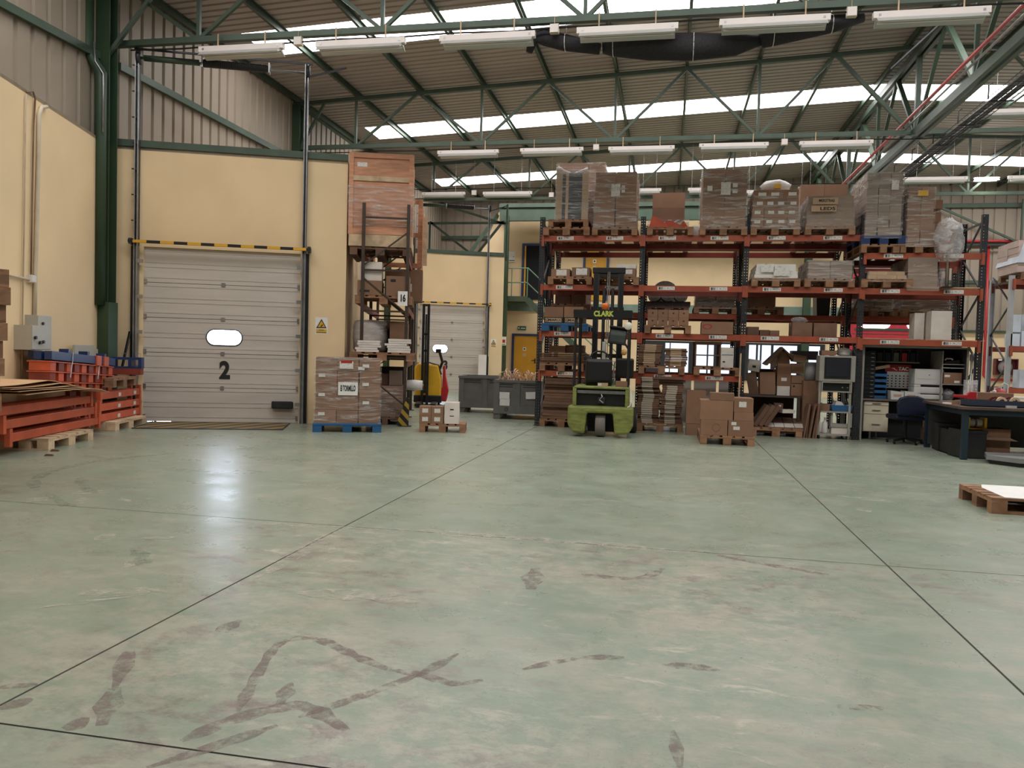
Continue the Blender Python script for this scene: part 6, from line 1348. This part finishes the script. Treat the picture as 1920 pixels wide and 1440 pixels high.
# chair
cp = ws(1705, 800, 13.95); t = thing('office_chair', 'dark blue office chair pushed to the workstation desk', 'chair', (cp.x - .05, 14.0, 0), .1)
MB().prism([(-.22, .48), (.22, .48), (.24, .66), (.20, .76), (.08, .80), (-.08, .80), (-.20, .76), (-.24, .66)], -.26, -.20).build('backrest', NAVY, t, bevel=.02); MB().box(-.24, .24, -.22, .24, .40, .48).build('seat', NAVY, t, bevel=.03)
MB().cyl((0, 0, .08), (0, 0, .40), .03, 10).build('column', BLACK, t); MB().bar((0, -.22, .42), (0, -.24, .60), .06, .02).build('back_bar', BLACK, t)
for k in range(5): a = k * 2 * pi / 5; MB().bar((0, 0, .09), (.27 * math.cos(a), .27 * math.sin(a), .06), .04, .03).build('base_arm', BLACK, t); MB().cyl((.27 * math.cos(a) - .012, .27 * math.sin(a), .03), (.27 * math.cos(a) + .012, .27 * math.sin(a), .03), .03, 10).build('castor', BLACK, t)
# bookcase contents
bcx = CX1 - .19
tag(carton('brown archive box with a white label in the workstation bookcase', bcx, CY0 + .35, .998, .28, .4, .19, lab=[(.2, .6, .3, .2, PAPER), (.75, .1, .3, .2, PAPER)]))
t = thing('phone_set', 'black telephone on the top bookcase shelf of the workstation', 'telephone', (bcx, CY0 + .3, 1.336)); MB().prism([(-.12, 0), (.12, 0), (.12, .07), (-.12, .03)], -.1, .1).build('base', BLACK, t); MB().tube([(-.1, -.05, .06), (-.08, -.05, .09), (.0, -.05, .09), (.02, -.05, .07)], .015, 6).build('handset', WHITE, t)
bag('plastic_bag', 'clear crumpled bag on the lower bookcase shelf of the workstation', bcx - .02, CY0 + .3, .716, .22, .25, .2, FILMH, 12)
t = thing('steel_tubes', 'two bright steel tubes standing at the right side of the workstation', 'tubes', (CX1 + .03, CY0 - .06, 0))
for x in (-.02, .03): MB().cyl((x, 0, 0), (x + .02, .03, 1.52), .018, 10).build('tube', GALV, t, smooth=True)
# ================================================================== workbench at the right
BZ = .74; BW0, BW1, BYf, BYb = 4.02, 6.2, 11.92, 13.62; BLS = M('bench_blue', (.010, .022, .035), .45, 0, .15)
t = thing('workbench', 'blue steel workbench with a dark worn top at the right', 'workbench', ((BW0 + BW1) / 2, BYf, 0)); bw = (BW1 - BW0) / 2
MB().box(-bw, bw, -.02, BYb - BYf, BZ - .035, BZ).build('top', M('bench_top', (.10, .065, .05), .35, 0, .3), t)
for x in (-bw + .08, bw - .08, .12):
    for y in (.06, BYb - BYf - .06): B('leg', BLS, (.075, .075, BZ - .035), (x, y, 0), t)
for y in (.06, BYb - BYf - .06): B('apron', BLS, (2 * bw - .1, .04, .08), (0, y, BZ - .115), t)
for x in (-bw + .08, bw - .08): B('side_apron', BLS, (.04, BYb - BYf - .1, .08), (x, (BYb - BYf) / 2, BZ - .115), t)
B('rear_panel', CAB, (2 * bw - .15, .015, .56), (0, BYb - BYf - .10, .06), t)  # dark sheet added in place of the shade under the bench
for k, (y, w_, h_) in enumerate(((13.20, .3, .42), (12.78, .3, .36), (12.34, .34, .40))):
    o = thing('black_crate', ['black plastic crate under the workbench, nearest the office chair', 'grimy black crate under the workbench, middle of three', 'black crate under the workbench, nearest the camera'][k], 'crate', (BW0 + .24, y, 0), .1 * (k - 1)); z0 = 0
    M2 = M('dirty_black', (.012, .012, .011), .7, 0, .4, 8)
    for a in ((-w_ / 2, w_ / 2, -.2, -.185), (-w_ / 2, w_ / 2, .185, .2), (-w_ / 2, -w_ / 2 + .015, -.185, .185), (w_ / 2 - .015, w_ / 2, -.185, .185)): MB().box(*a, 0, h_).build('wall', M2, o)
    MB().box(-w_ / 2, w_ / 2, -.2, .2, 0, .015).build('bottom', M2, o); MB().box(-w_ / 2 - .012, w_ / 2 + .012, -.212, -.2, h_ - .04, h_).build('rim', M2, o)
t = thing('yellow_reel', 'yellow and white roll holder on a crate under the workbench', 'reel', (BW0 + .36, 12.42, .402)); B('frame', YELLOW, (.03, .2, .17), (.11, 0, 0), t); B('frame', YELLOW, (.03, .2, .17), (-.11, 0, 0), t); B('base', YELLOW, (.25, .2, .02), (0, 0, 0), t)
for x in (-.05, .05): MB().cyl((x - .035, 0, .09), (x + .035, 0, .09), .06, 14).build('roll', WBAG, t)
for x, lb in ((4.35, 'left pale wooden drawer box behind the workbench legs'), (4.66, 'right pale wooden drawer box behind the workbench legs')): o = carton(lb, x, 14.05, .26, .27, .3, .30, mat=KRAFTL, tape=False); B('knob', DKST, (.04, .02, .02), (.05, -.16, .18), o)
carton('low grey carton under the pale drawer boxes behind the workbench', 4.5, 14.05, 0, .62, .32, .256, mat=GREYC)
a, b = onY(1838, 820, 12.35), onY(1892, 820, 12.35)
t = thing('open_box', 'open cardboard box with a flap hanging forward under the workbench', 'box', ((a.x + b.x) / 2, 12.5, 0)); w_ = b.x - a.x
for q in ((-w_ / 2, w_ / 2, -.2, -.194), (-w_ / 2, w_ / 2, .194, .2), (-w_ / 2, -w_ / 2 + .006, -.194, .194), (w_ / 2 - .006, w_ / 2, -.194, .194), (-w_ / 2, w_ / 2, -.2, .2)): MB().box(*q, .012 if q[2] < q[3] - .3 and q[1] - q[0] > .3 else 0, .42 if not (q[1] - q[0] > .3 and q[3] - q[2] > .3) else .016).build('wall' if q[3] - q[2] < .3 or q[1] - q[0] < .3 else 'bottom', KRAFT, t)
MB().quad((-w_ / 2, -.2, .30), (w_ / 2, -.2, .30), (w_ / 2 + .04, -.36, .27), (-w_ / 2 + .02, -.36, .28)).build('front_flap', KRAFTL, t); MB().quad((-w_ / 2, -.19, .42), (-w_ / 2, .19, .42), (-w_ / 2 - .11, .16, .46), (-w_ / 2 - .10, -.16, .43)).build('side_flap', KRAFT, t)
# floor scale
t = thing('floor_scale', 'low grey floor scale on a dark base before the workbench', 'scale', (5.05, 11.62, 0))
MB().prism([(-.78, .02), (-.50, -.30), (.9, -.30), (.9, .42), (-.66, .42)], .055, .115, 'z').build('platform', M('scale_grey', (.24, .24, .235), .5, .2), t); MB().prism([(-.74, .02), (-.48, -.27), (.9, -.27), (.9, .40), (-.62, .40)], 0, .055, 'z').build('base', BLACK, t)
mb = MB(); mb.tube([(.12 + .045 * math.cos(q) + .55 * (q / 75), .06 + .0, .13 + .045 * math.sin(q) + .45 * (q / 75)) for q in [i * .6 for i in range(126)]], .008, 5); mb.build('spiral_cable', BLS, t)
# on the bench
def onb(x, y): return fl(x, y, BZ)
TRY = M('tray_dark', (.02, .03, .05), .5)
bp = onY(1838, 765, 12.25)
t = thing('tool_tray', 'dark blue tray with tape rolls on the workbench', 'tray', (bp.x + .17, 12.3, BZ)); MB().box(-.36, .36, -.16, .16, 0, .012).box(-.36, .36, -.16, -.15, 0, .09).box(-.36, .36, .15, .16, 0, .09).box(-.36, -.35, -.15, .15, 0, .09).box(.35, .36, -.15, .15, 0, .09).build('tray', TRY, t)
for k, (dx, dz, m_) in enumerate(((.02, .085, HR), (.20, .10, HR), (.10, .05, WOODL), (.27, .05, WOODL))):
    o = thing('tape_roll', ['dark red tape roll standing left in the bench tray', 'dark red tape roll standing right in the bench tray', 'pale tape roll lying left in the bench tray', 'pale tape roll lying right in the bench tray'][k], 'tape roll', (t.location.x + dx, 12.30 - .04 * (k // 2), BZ + .013)); MB().lathe([(.035, -.025), (.065, -.025), (.065, .025), (.035, .025)], 20, (0, 0, .066), 'y').build('winding', m_, o); MB().lathe([(.03, -.026), (.034, -.026), (.034, .026), (.03, .026)], 16, (0, 0, .066), 'y').build('core', KRAFT, o)
gp = onY(1822, 748, 12.75)
t = thing('tape_gun', 'red hand tape dispenser with a clear sheet on the workbench', 'tape dispenser', (gp.x, 12.75, BZ), .1); MB().prism([(-.26, .10), (-.08, .09), (-.06, .03), (.06, .0), (.06, .19), (-.04, .19), (-.08, .14), (-.26, .14)], -.025, .025).build('body', RED, t, bevel=.008); MB().box(-.05, .05, -.06, .06, 0, .03).build('stand', RED, t)
MB().box(-.10, .10, .05, .055, .10, .36).build('clear_sheet', FILMH, t)
bb = onY(1860, 742, 13.2); carton('long brown box at the back of the workbench', bb.x, 13.25, BZ, .52, .3, .17, tape=False)
for k, (x, y, w_, h_, m_, lb) in enumerate(((1778, 757, .10, .02, PAPER, 'white paper slip at the left of the workbench'), (1788, 760, .12, .05, KRAFT, 'small brown box at the left of the workbench'), (1805, 763, .16, .06, GREYC, 'grey device box on the workbench left of the tray'), (1895, 765, .2, .03, M('scale_white', (.5, .5, .5), .3), 'flat grey scale plate on the workbench right of the tray'))):
    q = onY(x, y, 12.7 if k < 3 else 12.2); carton(lb, q.x, (12.7 if k < 3 else 12.2), BZ, w_, .14, h_, .2, mat=m_, tape=False)
# second white table behind with objects
p = onY(1868, 736, 14.6); t = thing('white_table', 'white table behind the workbench at the right', 'table', (p.x + .15, 14.7, 0)); B('top', WHITE, (.95, .5, .03), (0, 0, .78), t)
for x in (-.42, .42):
    for y in (-.2, .2): B('leg', GALV, (.03, .03, .78), (x, y, 0), t)
p = onY(1876, 730, 14.6); t = thing('red_helmet', 'round red pot with a white lid on the white table', 'pot', (p.x, 14.65, .81)); MB().lathe([(.10, 0), (.115, .04), (.10, .09), (.05, .13), (.02, .14)], 18).build('pot', RED, t, smooth=True); MB().lathe([(.03, .14), (.03, .17)], 10).build('cap', WHITE, t)
p = onY(1865, 725, 14.6); t = thing('pump_bottle', 'white pump bottle with a dark label on the white table', 'bottle', (p.x, 14.6, .81)); MB().lathe([(.035, 0), (.035, .09), (.012, .11), (.012, .14)], 12).build('body', WHITE, t); B('label', NAVY, (.055, .05, .05), (0, -.013, .02), t); MB().bar((-.01, 0, .145), (.04, 0, .145), .012, .012).build('nozzle', WHITE, t)
p = onY(1890, 722, 14.6); t = thing('desk_lamp', 'small white desk lamp with a bent arm on the white table', 'lamp', (p.x, 14.6, .81)); MB().tube([(0, 0, .02), (0, 0, .2), (-.06, 0, .23), (-.10, 0, .2), (-.10, 0, .13)], .010, 6).build('arm', WHITE, t); MB().lathe([(.05, 0), (.05, .02)], 14).build('base', WHITE, t); MB().lathe([(.03, .08), (.012, .13)], 12, (-.10, 0, 0)).build('shade', WHITE, t)
# ================================================================== foreground pallet with a white sheet
pallet('wooden pallet with a white sheet on the floor at the right picture edge', 3.47, 8.06, 0, pi / 2)
mb = MB(); ed = [(-.48, -.36), (-.30, -.385), (.0, -.385), (.6, -.39), (.6, .39), (.2, .395), (-.4, .40), (-.47, .2)]
mb.prism(ed, .1425, .1455, 'z'); tag(mb.build('white_sheet', PAPER, None, (3.47, 8.06, 0)), 'white sheet lying on the pallet at the right picture edge', 'sheet')
for k, (x, y, lb) in enumerate(((103, 846, 'left'), (92, 855, 'right'))): p = fl(x, y); tag(MB().prism([(-.05, 0), (.05, 0), (.04, .02), (-.03, .025)], -.02, .02).build('wood_chip', KRAFTD, None, (p.x, p.y, 0), .4), '%s dark wood chip on the floor before the orange beams' % ('farther' if k == 0 else 'nearer'), 'wood chip')
